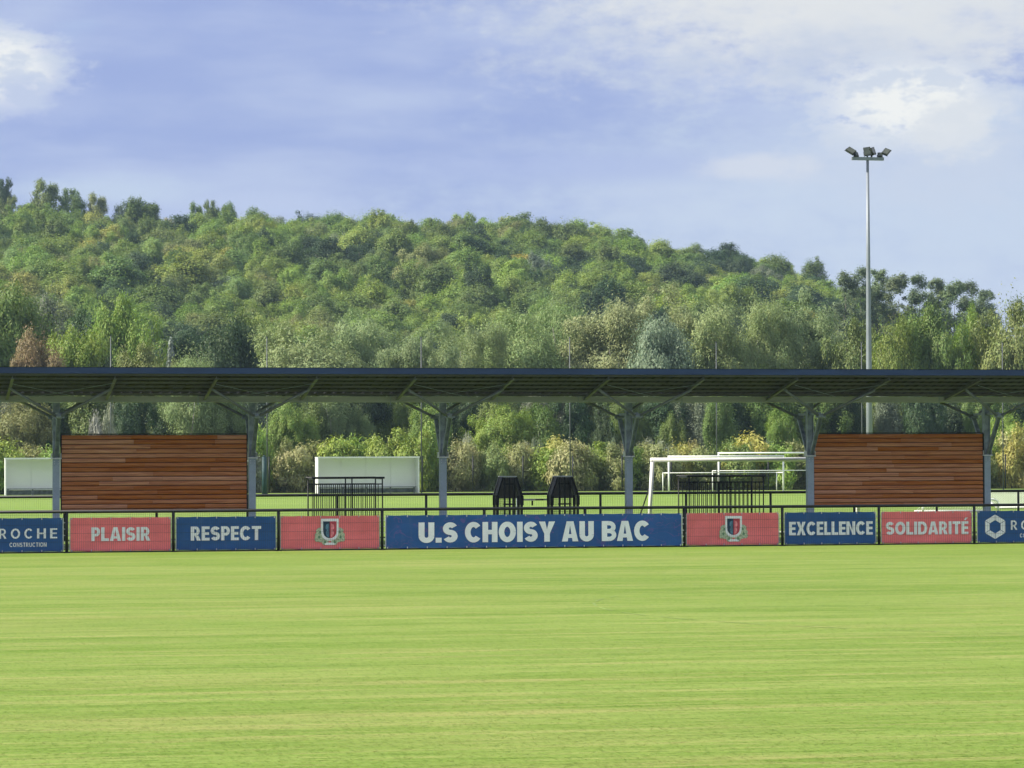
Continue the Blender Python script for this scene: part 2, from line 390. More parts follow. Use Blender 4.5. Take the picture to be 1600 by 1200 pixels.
# short grass blades and clippings standing out of the turf
nr = np.random.default_rng(3)
def npmesh(name, verts, faces_per, nv, mat):
    """verts (n*nv,3); every face has nv corners in order"""
    me = bpy.data.meshes.new(name); nface = len(verts) // nv
    me.vertices.add(len(verts)); me.vertices.foreach_set('co', verts.astype(np.float32).ravel())
    me.loops.add(len(verts)); me.loops.foreach_set('vertex_index', np.arange(len(verts), dtype=np.int32))
    me.polygons.add(nface); me.polygons.foreach_set('loop_start', np.arange(0, len(verts), nv, dtype=np.int32))
    try: me.polygons.foreach_set('loop_total', np.full(nface, nv, dtype=np.int32))
    except Exception: pass
    me.update(calc_edges=True)
    if mat: me.materials.append(mat)
    return me
N = 260000
yy = 17 + (FY - 17.3) * nr.random(N) ** 1.5
xx = yy * (0.02 + 0.41 * nr.random(N)) + (nr.random(N) - 0.5) * 2
ln = 0.02 + 0.05 * nr.random(N) ** 2; ang = nr.normal(size=N) * 0.5 + np.pi * (nr.random(N) < 0.5); wd = 0.0025 + 0.004 * nr.random(N); h = 0.0025 + 0.005 * nr.random(N)
ca, sa = np.cos(ang), np.sin(ang)
b0 = np.stack([xx - sa * wd, yy + ca * wd, np.full(N, 0.001)], 1)
b1 = np.stack([xx + sa * wd, yy - ca * wd, np.full(N, 0.001)], 1)
tp = np.stack([xx + ca * ln, yy + sa * ln, h], 1)
me = npmesh('grass_blades', np.stack([b0, b1, tp], 1).reshape(-1, 3), 1, 3, M['blades'])
o = bpy.data.objects.new('grass_blades', me); col.objects.link(o)
tag(o, 'short mown grass blades and clippings all over the pitch', 'grass', kind='stuff')

# wooded hill: a ridge that falls away to the right
RIDGE_Y = 640.0
ridge_px = [(-700, 318), (-300, 300), (0, 312), (180, 326), (330, 330), (520, 330), (660, 333), (800, 338), (950, 352), (1060, 372), (1160, 386), (1260, 415), (1310, 440), (1400, 500), (1500, 560), (1650, 620), (1900, 700), (2600, 715)]
rx, rz = [], []
for px, py in ridge_px:
    X, Z = at(px, py, RIDGE_Y); rx.append(X); rz.append(max(0.0, Z - 10.6))
def hill(X, Y):
    u = X + (RIDGE_Y - Y) * 0.29
    t = min(1.0, max(0.0, (Y - 375) / (RIDGE_Y - 375)))
    t = t * (1.25 - 0.25 * t)
    und = 1.4 * math.sin(X * 0.045 + 1) * math.sin(Y * 0.03) * min(1, t * 3)
    base = float(np.interp(u, rx, rz))
    if Y > RIDGE_Y: base *= max(0.35, 1 - (Y - RIDGE_Y) / 500)
    return base * t + und * min(1, base / 10)
mb = MB(); nx, ny = 70, 50
for j in range(ny + 1):
    for i in range(nx + 1):
        X = -160 + 560 * i / nx; Y = 370 + 480 * j / ny
        mb.v.append((X, Y, hill(X, Y) + (0.02 if Y > 371 else -0.3)))
for j in range(ny):
    for i in range(nx):
        a = j * (nx + 1) + i; mb.f.append((a, a + 1, a + nx + 2, a + nx + 1))
tag(mb.build('wooded_hill', M['forest_floor'], smooth=True), kind='structure')
sheet('undergrowth_floor', -40, 180, 207.5, 372, 0.004, M['forest_floor'])

# ------------------------------------------------------------------ railings with wire mesh
BAY, FX0 = 2.513, 5.21
def railing(name, label, Y, x0, bay, n0, n1, ht, rr, gap=None):
    t = thing(name, label, 'railing', (x0 + bay * n0, Y, 0))
    xa, xb = x0 + bay * n0, x0 + bay * n1
    MB().tube([(xa - 0.1, Y, ht - rr), (xb + 0.1, Y, ht - rr)], rr, 12).build('top_rail', M['black'], t, True)
    pm = MB().tube([(0, 0, 0), (0, 0, ht - rr)], 0.036, 8).mesh('post', M['black'], True)
    fm = MB().box(-0.07, 0.07, -0.07, 0.07, 0.0, 0.018).mesh('foot_plate', M['black'])
    wm = MB()
    for k in range(1, int(bay / 0.05)):
        x = k * 0.05; wm.bar((x, 0, 0.03), (x, 0, ht - 2 * rr), 0.0029)
    for z in (0.06, 0.26, 0.46, 0.66, ht - 2 * rr - 0.04):
        wm.bar((0.036, -0.006, z), (bay - 0.036, -0.006, z), 0.0038)
    wmesh = wm.mesh('wire_mesh', M['wire'])
    bm_ = MB().box(0.036, bay - 0.036, -0.012, 0.012, 0.004, 0.036).mesh('bottom_bar', M['black'])
    for k in range(n0, n1 + 1):
        p = inst('post', pm, t, ((k - n0) * bay, 0, 0)); inst('foot_plate', fm, p)
        if k < n1:
            inst('wire_mesh', wmesh, t, ((k - n0) * bay, 0, 0)); inst('bottom_bar', bm_, t, ((k - n0) * bay, 0, 0))
    return t
railing('pitch_railing', 'black steel handrail fence with wire mesh along the near pitch, carrying the banners', FY, FX0, BAY, -3, 13, 1.012, 0.037)
railing('rear_railing', 'plainer black handrail fence with wire mesh behind the shelter, along the second pitch', RY, 5.94, 2.497, -3, 15, 1.245, 0.040)

# ------------------------------------------------------------------ lettering built from flat strips
def strip(path, t):
    """outline quads of a stroke of thickness t along a path (list of (x,z))"""
    P = [Vector(p) for p in path]; L, Rr = [], []
    for i, p in enumerate(P):
        d = (P[min(i + 1, len(P) - 1)] - P[max(i - 1, 0)]).normalized(); nrm = Vector((-d.y, d.x))
        L.append(p + nrm * t / 2); Rr.append(p - nrm * t / 2)
    return [[tuple(L[i]), tuple(Rr[i]), tuple(Rr[i + 1]), tuple(L[i + 1])] for i in range(len(P) - 1)]
def arcp(cx, cz, rx_, rz_, a0, a1, n=14):
    return [(cx + rx_ * math.cos(math.radians(a0 + (a1 - a0) * i / n)), cz + rz_ * math.sin(math.radians(a0 + (a1 - a0) * i / n))) for i in range(n + 1)]
def rect(x0, x1, z0, z1): return [(x0, z0), (x1, z0), (x1, z1), (x0, z1)]
def glyph(ch, t):
    """polygons of a letter one unit high; returns (polygons, width)"""
    h = t / 2; P = []
    if ch == 'I': return [rect(0, t, 0, 1)], t
    if ch == '.': return [rect(0, t, 0, t * 0.95)], t
    if ch == ' ': return [], 0.26
    if ch == 'L': return [rect(0, t, 0, 1), rect(t, 0.52, 0, t * 0.9)], 0.52
    if ch == 'T': return [rect(0, 0.62, 1 - t * 0.9, 1), rect(0.31 - h, 0.31 + h, 0, 1 - t * 0.9)], 0.62
    if ch in 'EÉ':
        b = t * 0.86; w = 0.53
        P = [rect(0, t, 0, 1), rect(t, w, 0, b), rect(t, w * 0.94, 0.5 - b / 2, 0.5 + b / 2), rect(t, w, 1 - b, 1)]
        if ch == 'É': P.append([(0.2, 1.09), (0.33, 1.09), (0.50, 1.29), (0.30, 1.29)])
        return P, w
    if ch == 'H': return [rect(0, t, 0, 1), rect(0.68 - t, 0.68, 0, 1), rect(t, 0.68 - t, 0.5 - t * 0.43, 0.5 + t * 0.43)], 0.68
    if ch == 'U':
        w = 0.67; r = w / 2 - h
        return [rect(0, t, 0.33, 1), rect(w - t, w, 0.33, 1)] + strip(arcp(w / 2, 0.33, r, 0.33 - h + 0.01, 180, 360), t), w
    if ch == 'O':
        w = 0.78; return strip(arcp(w / 2, 0.5, w / 2 - h, 0.51 - h, 0, 360, 32), t), w
    if ch == 'C':
        w = 0.74; return strip(arcp(0.39, 0.5, 0.39 - h, 0.51 - h, 40, 320, 28), t), w
    if ch == 'D':
        w = 0.70; return [rect(0, t, 0, 1), rect(t, 0.33, 0, t * 0.9), rect(t, 0.33, 1 - t * 0.9, 1)] + strip(arcp(0.33, 0.5, w - 0.33 - h, 0.5 - t * 0.45, -90, 90, 18), t * 0.95), w
    if ch in 'PRB':
        b = t * 0.84; lo = 0.44 if ch != 'B' else 0.5
        w = 0.60; zc = (1 + lo) / 2; rz_ = (1 - lo) / 2 - b / 2 + (0.0 if ch != 'B' else b / 4)
        if ch == 'B':
            zm = 0.5
            P = [rect(0, t, 0, 1), rect(t, 0.34, 0, b), rect(t, 0.34, zm - b / 2, zm + b / 2), rect(t, 0.34, 1 - b, 1)]
            rr = (1 - b - zm) / 2
            P += strip(arcp(0.34, (zm + 1 - b / 2) / 2, 0.21, (0.5 - b / 2) / 2, -90, 90, 12), b)
            P += strip(arcp(0.34, (zm + b / 2) / 2, 0.24, (0.5 - b / 2) / 2, -90, 90, 12), b)
            return P, 0.66
        P = [rect(0, t, 0, 1), rect(t, 0.32, lo - b / 2, lo + b / 2), rect(t, 0.32, 1 - b, 1)]
        P += strip(arcp(0.32, (lo + 1 - b / 2) / 2, w - 0.32 - h, (1 - b / 2 - lo) / 2, -90, 90, 14), t * 0.92)
        if ch == 'R':
            P.append([(0.28, lo - b / 2), (0.28 + t * 1.05, lo - b / 2), (0.66, 0), (0.66 - t * 1.15, 0)]); return P, 0.66
        return P, w
    if ch == 'A':
        w = 0.76; a = t * 0.62
        xi = lambda z: t * 1.05 + (w / 2 - t * 1.05) * z / 0.80
        z0, z1 = 0.17, 0.17 + t * 0.75
        left = [(0, 0), (t * 1.05, 0), (xi(z0), z0), (w / 2, z0), (w / 2, z1), (xi(z1), z1), (w / 2, 0.80), (w / 2, 1), (w / 2 - a, 1)]
        return [left, [(w - x, z) for x, z in reversed(left)]], w
    if ch == 'Y':
        w = 0.74; m_ = w / 2
        return [[(m_ - h, 0), (m_ + h, 0), (m_ + h, 0.40), (w, 1), (w - t * 1.12, 1), (m_, 0.62), (t * 1.12, 1), (0, 1), (m_ - h, 0.40)]], w
    if ch == 'X':
        w = 0.72; m_ = w / 2; q = t * 1.15
        return [[(0, 0), (q, 0), (m_, 0.5 - t * 0.72), (w - q, 0), (w, 0), (m_ + t * 0.62, 0.5), (w, 1), (w - q, 1), (m_, 0.5 + t * 0.72), (q, 1), (0, 1), (m_ - t * 0.62, 0.5)]], w
    if ch == 'N':
        w = 0.70
        return [rect(0, t, 0, 1), rect(w - t, w, 0, 1), [(t, 1), (t, 1 - t * 1.5), (w - t, 0), (w - t, t * 1.5)]], w
    if ch == 'S':
        w = 0.63; r = w / 2 - h; rv = (1 - t) / 4
        p = arcp(w / 2, 0.5 + rv, r, rv, 25, 270, 18)[:-1] + arcp(w / 2, 0.5 - rv, r, rv, 90, -155, 18)
        return strip(p, t), w
    return [], 0.3
def word(parent, text, x0, x1, z0, z1, y, t=0.225, gap=0.065, mat='print', name='lettering', letter_w=None):
    mb = MB(); cur = 0.0; out = []
    for ch in text:
        P, w = glyph(ch, t)
        out += [[(x + cur, z) for x, z in p] for p in P]; cur += w + gap
    cur -= gap; sx = (x1 - x0) / cur; sz = z1 - z0
    for i, p in enumerate(out): mb.poly([(x0 + x * sx, z0 + z * sz) for x, z in p], y - 0.00025 * (i % 9))
    return mb.build(name, M[mat], parent)

# ------------------------------------------------------------------ banners tied to the railing
BY = FY + 0.022
def banner(name, label, x0, x1, mat, seed, z0=0.035, z1=0.835, BY=FY + 0.022):
    t = thing(name, label, 'banner', (x0, BY, 0))
    r_ = random.Random(seed); ph = r_.random() * 6
    mb = MB(); nx_, nz_ = max(12, int((x1 - x0) / 0.1)), 6
    for j in range(nz_ + 1):
        for i in range(nx_ + 1):
            u = i / nx_; v = j / nz_; x = x0 + (x1 - x0) * u
            z = z0 + (z1 - z0) * v
            if j == nz_: z -= 0.010 * abs(math.sin(u * math.pi * round((x1 - x0) / 0.5)))
            if j == 0: z += 0.006 * abs(math.sin(u * math.pi * round((x1 - x0) / 0.5) + 0.4))
            edge = min(1, 6 * min(u, 1 - u, v + 0.05, 1.05 - v))
            y = BY + edge * (0.006 * math.sin(x * 5 + ph + v * 2.5) + 0.0045 * math.sin(x * 13 + ph * 2 - v * 3))
            mb.v.append((x, y + 0.011, z))
    for j in range(nz_):
        for i in range(nx_):
            a = j * (nx_ + 1) + i; mb.f.append((a, a + 1, a + nx_ + 2, a + nx_ + 1))
    mb.build('sheet', M[mat], t, True)
    eb = MB()
    for i in range(int(round((x1 - x0) / 0.5)) + 1):
        x = x0 + 0.03 + (x1 - x0 - 0.06) * i / round((x1 - x0) / 0.5)
        for z in (z0 + 0.02, z1 - 0.025):
            eb.box(x - 0.011, x + 0.011, BY - 0.008, BY - 0.004, z - 0.022, z + 0.020)
    eb.build('cable_ties', M['hem'], t)['kind'] = 'stuff'
    sb = MB()
    for x in (x0 - 0.012, x1 + 0.012):
        sb.box(x - 0.010, x + 0.010, BY + 0.004, BY + 0.008, z0 + 0.02, z1 - 0.02)
        for k in range(5):
            z = z0 + 0.08 + k * 0.15; xo = x - 0.05 if x < x0 else x + 0.05
            sb.box(min(x, xo), max(x, xo), BY + 0.010, BY + 0.014, z - 0.010, z + 0.010)
    sb.build('side_straps', M['hem'], t)['kind'] = 'stuff'
    return t
LY = BY - 0.003                    # plane of the print, just before the sheet's front
def hexlogo(t, cx_, cz_, ro, ri):
    mb = MB()
    for k in range(6):
        a, b = math.radians(60 * k + 30), math.radians(60 * k + 90)
        g = 0.035
        pa = lambda r_, an: (cx_ + r_ * math.cos(an), cz_ + r_ * math.sin(an))
        mb.poly([pa(ri, a + g), pa(ro, a + g * 0.55), pa(ro, b - g * 0.55), pa(ri, b - g)][::-1], LY)
    mb.build('hexagon_logo', M['print'], t)
def roche(label, x0, x1, xr):
    t = banner('sponsor_banner', label, x0, x1, 'blue', 11)
    x = xr
    for ch, w_ in zip('ROCHE', (0.17, 0.215, 0.195, 0.205, 0.165)):
        word(t, ch, x, x + w_, 0.35, 0.585, LY, 0.17, 0.0, name='letter'); x += w_ + 0.100
    word(t, 'CONSTRUCTION', xr + 0.24, xr + 1.10, 0.155, 0.255, LY, 0.17, 0.14)
    hexlogo(t, xr - 0.42, 0.43, 0.305, 0.165)
    return t
roche('navy banner lettered ROCHE CONSTRUCTION at the left edge of the picture', 2.76, 5.12, 3.64)
t = banner('slogan_banner', 'red banner lettered PLAISIR on the pitch railing', 5.30, 7.66, 'red', 12)
word(t, 'PLAISIR', 5.79, 7.18, 0.275, 0.60, LY)
t = banner('slogan_banner', 'blue banner lettered RESPECT on the pitch railing', 7.80, 10.17, 'blue', 13)
word(t, 'RESPECT', 8.14, 9.82, 0.265, 0.60, LY)
def crest(t, cx_, cz_, s):
    def P(pts): return [(cx_ + x * s, cz_ + z * s) for x, z in pts]
    def shield(w, top, bot, k=10):
        pts = [(-w, top), (-w, top - (top - bot) * 0.52)]
        for i in range(1, k): 
            a = math.pi * i / k; pts.append((-w * math.cos(a), top - (top - bot) * (0.52 + 0.48 * math.sin(a) ** 0.8)))
        pts += [(w, top - (top - bot) * 0.52), (w, top)]
        return pts
    y = LY
    wreath = MB()
    for sgn in (-1, 1):
        for (x, z, r_) in ((0.34, 0.02, 0.135), (0.40, -0.12, 0.12), (0.31, -0.22, 0.13), (0.16, -0.33, 0.12), (0.44, -0.24, 0.09)):
            y_ = y + 0.0016 - (x * 0.001)
            y -= 0.0002
            wreath.poly(P([(sgn * x + r_ * math.cos(a) * (1 + 0.12 * math.sin(5 * a)), z + r_ * math.sin(a)) for a in [2 * math.pi * i / 14 for i in range(14)]]), y)
    wreath.build('wreath', M['print_sage'], t)
    y -= 0.0004
    rib = MB().poly(P([(-0.20, -0.36), (0.20, -0.36), (0.16, -0.44), (-0.16, -0.44)]), y)
    rib.build('ribbon', M['print'], t)
    y -= 0.0006
    lv = MB()
    for sgn in (-1, 1):
        for (x, z) in ((0.33, 0.0), (0.37, -0.17), (0.17, -0.335)):
            y -= 0.0002; lv.poly(P([(sgn * x + 0.045 * math.cos(a), z + 0.055 * math.sin(a)) for a in [2 * math.pi * i / 8 for i in range(8)]]), y)
    lv.build('leaves', M['print_green'], t)
    y -= 0.0006
    MB().poly(P(shield(0.31, 0.46, -0.30)), y).build('shield_border', M['print'], t)
    y -= 0.0006
    inner = shield(0.235, 0.37, -0.21); nI = len(inner); mid = nI // 2
    lft = [p for p in inner if p[0] < -0.001] + [(0, -0.21), (0, 0.37)]
    rgt = [(-x, z) for x, z in lft]
    MB().poly(P(lft), y).build('shield_half', M['print_navy'], t)
    MB().poly(P(rgt), y).build('shield_half', M['print_red'], t)
    y -= 0.0006
    body = [(-0.04, 0.30), (-0.13, 0.26), (-0.16, 0.14), (-0.10, 0.08), (-0.14, -0.02), (-0.11, -0.14), (-0.035, -0.17)]
    MB().poly(P(body), y).build('shield_figure', M['print_slate'], t)
    MB().poly(P([(-x, z) for x, z in body]), y).build('shield_figure', M['print_rose'], t)
t = banner('crest_banner', 'red banner with the club crest, between RESPECT and the long club name', 10.30, 12.68, 'red', 14); crest(t, 11.48, 0.44, 0.70)
t = banner('club_banner', 'long blue banner lettered U.S CHOISY AU BAC', 12.84, 20.20, 'blue_marked', 15, BY=FY - 0.062)
LB = FY - 0.065
for wd_, xa, xb in (('U.S', 13.63, 14.59), ('CHOISY', 14.77, 17.01), ('AU', 17.18, 17.98), ('BAC', 18.18, 19.39)):
    word(t, wd_, xa, xb, 0.165, 0.655, LB, 0.255, 0.055)
t = banner('crest_banner', 'red banner with the club crest, between the long club name and EXCELLENCE', 20.36, 22.71, 'red', 16); crest(t, 21.55, 0.43, 0.70)
t = banner('slogan_banner', 'blue banner lettered EXCELLENCE on the pitch railing', 22.88, 25.23, 'blue', 17)
word(t, 'EXCELLENCE', 22.98, 25.16, 0.26, 0.595, LY)
t = banner('slogan_banner', 'red banner lettered SOLIDARITÉ on the pitch railing', 25.40, 27.76, 'red', 18)
word(t, 'SOLIDARITÉ', 25.50, 27.68, 0.25, 0.575, LY)
roche('navy banner with a white hexagon logo, cut by the right edge of the picture', 27.93, 30.29, 28.81)

# ------------------------------------------------------------------ spectator shelter
CX0, CS = 5.38, 5.03
SX0, SX1 = CX0 - 2.2 * CS, CX0 + 7.2 * CS
t = SH = thing('spectator_shelter', 'long open shelter with butterfly roof and navy fascia on branching steel columns', 'shelter', (CX0, CY, 0))
ZV, ZF, RF = 3.84, 4.36, 3.0       # sheet height at valley, at the edge; half depth
def zr(d): return ZV + (ZF - ZV) * d / RF
for sg, nm in ((-1, 'front'), (1, 'rear')):
    mb = MB()                      # folded roof sheet, ribs running down the slope
    n = int((SX1 - SX0) / 0.25)
    for i in range(n):
        xa = SX0 + i * 0.25
        for (q0, q1, z0, z1) in ((0, 0.15, 0.004, 0.004), (0.15, 0.17, 0.004, 0.045), (0.17, 0.23, 0.045, 0.045), (0.23, 0.25, 0.045, 0.004)):
            k = len(mb.v)
            mb.v += [(xa + q0, CY + sg * 0.12, zr(0.12) + z0), (xa + q1, CY + sg * 0.12, zr(0.12) + z1), (xa + q1, CY + sg * RF, zr(RF) + z1), (xa + q0, CY + sg * RF, zr(RF) + z0)]
            mb.f.append((k, k + 1, k + 2, k + 3) if sg > 0 else (k + 3, k + 2, k + 1, k))
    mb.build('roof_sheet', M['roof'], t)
    MB().box(SX0, SX1, CY + sg * RF - 0.02, CY + sg * RF + 0.02, ZF - 0.035, ZF + 0.115).build('fascia', M['navy'], t)
    MB().box(SX0, SX1, CY + sg * RF - 0.05 - 0.02 * sg, CY + sg * RF + 0.05 - 0.02 * sg, ZF + 0.116, ZF + 0.126).build('edge_trim', M['black'], t)
    for k in range(6):             # purlins running the length of the roof
        d = 0.36 + k * 0.49; z = zr(d)
        mb = MB(); y = CY + sg * d
        mb.box(SX0 + 0.05, SX1 - 0.05, y - 0.034, y + 0.034, z - 0.052, z - 0.046)
        mb.box(SX0 + 0.05, SX1 - 0.05, y + 0.028 * sg - 0.003, y + 0.028 * sg + 0.003, z - 0.0455, z - 0.004)
        mb.build('purlin', M['purlin'], t)
MB().box(SX0, SX1, CY - 0.19, CY + 0.19, 3.675, 3.825).build('valley_gutter', M['gutter'], t)
raf = {}
for sg in (-1, 1):
    p0 = (0, sg * 0.20, zr(0.20) - 0.148); p1 = (0, sg * 2.93, zr(2.93) - 0.148)
    mb = MB(); mb.bar(p0, p1, 0.075, 0.010); 
    dz = 0.045
    mb.bar((0, p0[1], p0[2] + dz), (0, p1[1], p1[2] + dz), 0.010, 0.078)
    raf[sg] = mb.mesh('rafter', M['rafter'])
for k in range(-3, 15):
    x = CX0 - 1.255 + k * CS / 2
    for sg in (-1, 1): inst('rafter', raf[sg], t, (x - CX0, 0, 0))
# branching columns (one set of meshes, many columns)
lowm = MB(); lowm.box(-0.088, 0.088, -0.085, 0.085, 0, 2.22)
low = lowm.mesh('column', M['galv'])
upm = MB(); upm.box(-0.085, -0.070, -0.085, 0.085, 2.25, 3.66); upm.box(0.070, 0.085, -0.085, 0.085, 2.25, 3.66); upm.box(-0.070, 0.070, -0.030, -0.020, 2.25, 3.66)
upc = upm.mesh('upper_column', M['galv_shaded'])
plm = MB().box(-0.13, 0.13, -0.13, 0.13, 2.22, 2.25); plm.box(-0.125, -0.110, -0.11, 0.11, 2.251, 2.37); plm.box(0.110, 0.125, -0.11, 0.11, 2.251, 2.37)
ply = plm.mesh('bracket', M['plate'])
cap = MB().box(-0.16, 0.16, -0.16, 0.16, 3.66, 3.674).mesh('cap_plate', M['plate'])
bolts = MB()
for x in (-0.05, 0.05):
    for z in (2.10, 2.16): bolts.tube([(x, -0.096, z), (x, -0.112, z)], 0.012, 6)
bolts = bolts.mesh('bolts', M['plate'])
strut, node, armm = {}, {}, {}
for sg in (-1, 1):
    a, b = (0, sg * 0.12, 2.30), (0, sg * 0.93, 3.28)
    mb = MB().bar(a, b, 0.105, 0.012, (0, -sg, 1)); mb.bar((0.046, a[1] + 0.02 * sg, a[2] - 0.02), (0.046, b[1] + 0.02 * sg, b[2] - 0.02), 0.010, 0.07, (0, -sg, 1)); mb.bar((-0.046, a[1] + 0.02 * sg, a[2] - 0.02), (-0.046, b[1] + 0.02 * sg, b[2] - 0.02), 0.010, 0.07, (0, -sg, 1))
    strut[sg] = mb.mesh('strut', M['galv_shaded'])
    mb = MB().tube([(-0.075, sg * 0.95, 3.29), (0.075, sg * 0.95, 3.29)], 0.062, 10); mb.bar((-0.14, sg * 0.97, 3.31), (0.14, sg * 0.97, 3.31), 0.02, 0.11)
    node[sg] = mb.mesh('node', M['galv_shaded'])
    for sx in (-1, 1):
        mb = MB().tube([(sx * 0.06, sg * 0.97, 3.31), (sx * 1.235, sg * 1.78, zr(1.78) - 0.185)], 0.036, 8)
        mb.bar((sx * 1.19, sg * 1.75, zr(1.75) - 0.20), (sx * 1.25, sg * 1.79, zr(1.79) - 0.165), 0.10, 0.012)
        armm[sg, sx] = mb.mesh('arm', M['arm'], True)
beam = MB().bar((0, -0.93, 3.36), (0, 0.93, 3.36), 0.05, 0.06).mesh('tie_beam', M['galv_shaded'])
base = MB().box(-0.2, 0.2, -0.2, 0.2, 0.0, 0.02).mesh('base_plate', M['galv'])
for k in range(-2, 8):
    c = inst('column', low, t, (k * CS, 0, 0))
    for nm, me_ in (('upper_column', upc), ('bracket', ply), ('cap_plate', cap), ('bolts', bolts), ('base_plate', base), ('tie_beam', beam)): inst(nm, me_, c)
    for sg in (-1, 1):
        inst('strut', strut[sg], c); inst('node', node[sg], c)
        for sx in (-1, 1): inst('arm', armm[sg, sx], c)
# wind bracing rods under the front slope and gutter outlets
rod = MB().tube([(-1.25, -0.3, zr(0.3) - 0.21), (1.25, -2.7, zr(2.7) - 0.21)], 0.006, 6).mesh('bracing_rod', M['galv_shaded'])
rod2 = MB().tube([(1.25, -0.3, zr(0.3) - 0.235), (-1.25, -2.7, zr(2.7) - 0.235)], 0.006, 6).mesh('bracing_rod', M['galv_shaded'])
hng = MB().box(-0.012, 0.012, -0.205, -0.195, 3.60, 3.83).mesh('gutter_hanger', M['galv_shaded'])
for k in range(-2, 8):
    inst('bracing_rod', rod, t, (k * CS, 0, 0)); inst('bracing_rod', rod2, t, (k * CS, 0, 0))
    for dx in (-1.42, 1.42): inst('gutter_hanger', hng, t, (k * CS + dx, 0, 0))

# timber screens hung between columns: every board is a piece
def screen(label, xa, xb, z0, z1, seed):
    r_ = random.Random(seed)
    t = thing('timber_screen', label, 'screen', (xa, CY, z0))
    rows = 17; hgt = (z1 - z0) / rows; yf = CY - 0.035
    MB().box(xa, xb, CY - 0.030, CY + 0.03, z0 + 0.01, z1 - 0.01).build('backing', M['wood_dark'], t)
    MB().box(xa - 0.01, xb + 0.01, CY - 0.075, CY + 0.05, z1 + 0.002, z1 + 0.028).build('top_cap', M['wood_dark'], t)
    for x in (xa - 0.016, xb + 0.016): MB().box(x - 0.012, x + 0.012, CY - 0.065, CY + 0.04, z0 - 0.02, z1).build('edge_trim', M['black'], t)
    for q in range(rows):
        cuts = [xa]; 
        while xb - cuts[-1] > 2.9: cuts.append(cuts[-1] + r_.uniform(0.9, 2.6))
        cuts.append(xb)
        z = z0 + q * hgt; hh = hgt - 0.016
        for a, b in zip(cuts[:-1], cuts[1:]):
            a += 0.002; b -= 0.002; dy = r_.uniform(-0.003, 0.003)
            prof = [(0, 0), (-0.016, 0), (-0.030, 0.014), (-0.031, hh * 0.62), (-0.017, hh), (0, hh)]
            L = b - a; n = len(prof); mb = MB()
            for x in (0, L): mb.v += [(x, py, pz) for py, pz in prof]
            for i in range(n): mb.f.append((i, (i + 1) % n, n + (i + 1) % n, n + i)[::-1])
            mb.f.append(tuple(range(n))); mb.f.append(tuple(reversed(range(n, 2 * n))))
            inst('plank', mb.mesh('plank', M['wood']), t, (a - xa, yf + dy - CY, z - z0))
    return t
screen('red-brown cedar board screen in the left part of the shelter, above PLAISIR', 5.52, 10.26, 0.83, 2.84, 1)
screen('red-brown cedar board screen in the right part of the shelter, above SOLIDARITÉ', 25.60, 30.40, 0.86, 2.83, 2)

# ------------------------------------------------------------------ barriers and gates by the rear railing
def pen(label, x0, x1, ya, yb, ht):
    t = thing('bar_barrier', label, 'barrier', (x0, ya, 0), 'barred steel pens behind the shelter')
    for y in (ya, yb):
        MB().tube([(x0 - 0.06, y, ht), (x1 + 0.06 * (y == ya), y, ht)], 0.027, 8).build('top_rail', M['black'], t, True)
        for x in (x0, (x0 + x1) / 2 + 0.1, x1):
            MB().tube([(x, y, 0), (x, y, ht)], 0.018, 8).build('post', M['black'], t, True)
        MB().bar((x0, y, ht - 0.17), (x1, y, ht - 0.17), 0.02, 0.03).build('mid_rail', M['black'], t)
        n = int((x1 - x0) / 0.115)
        for k in range(1, n):
            MB().bar((x0 + (x1 - x0) * k / n, y, 0.06), (x0 + (x1 - x0) * k / n, y, ht - 0.18), 0.019).build('bar', M['black'], t)
    for x in (x0, x1):
        MB().bar((x, ya, ht - 0.02), (x, yb, ht - 0.02), 0.03, 0.04).build('side_rail', M['black'], t)
    return t
pen('black barred steel pen in front of the long white dugout', 12.42, 14.28, 82.6, 83.7, 1.69)
pen('black barred steel pen in front of the white goal frames', 22.85, 24.98, 82.6, 83.7, 1.69)

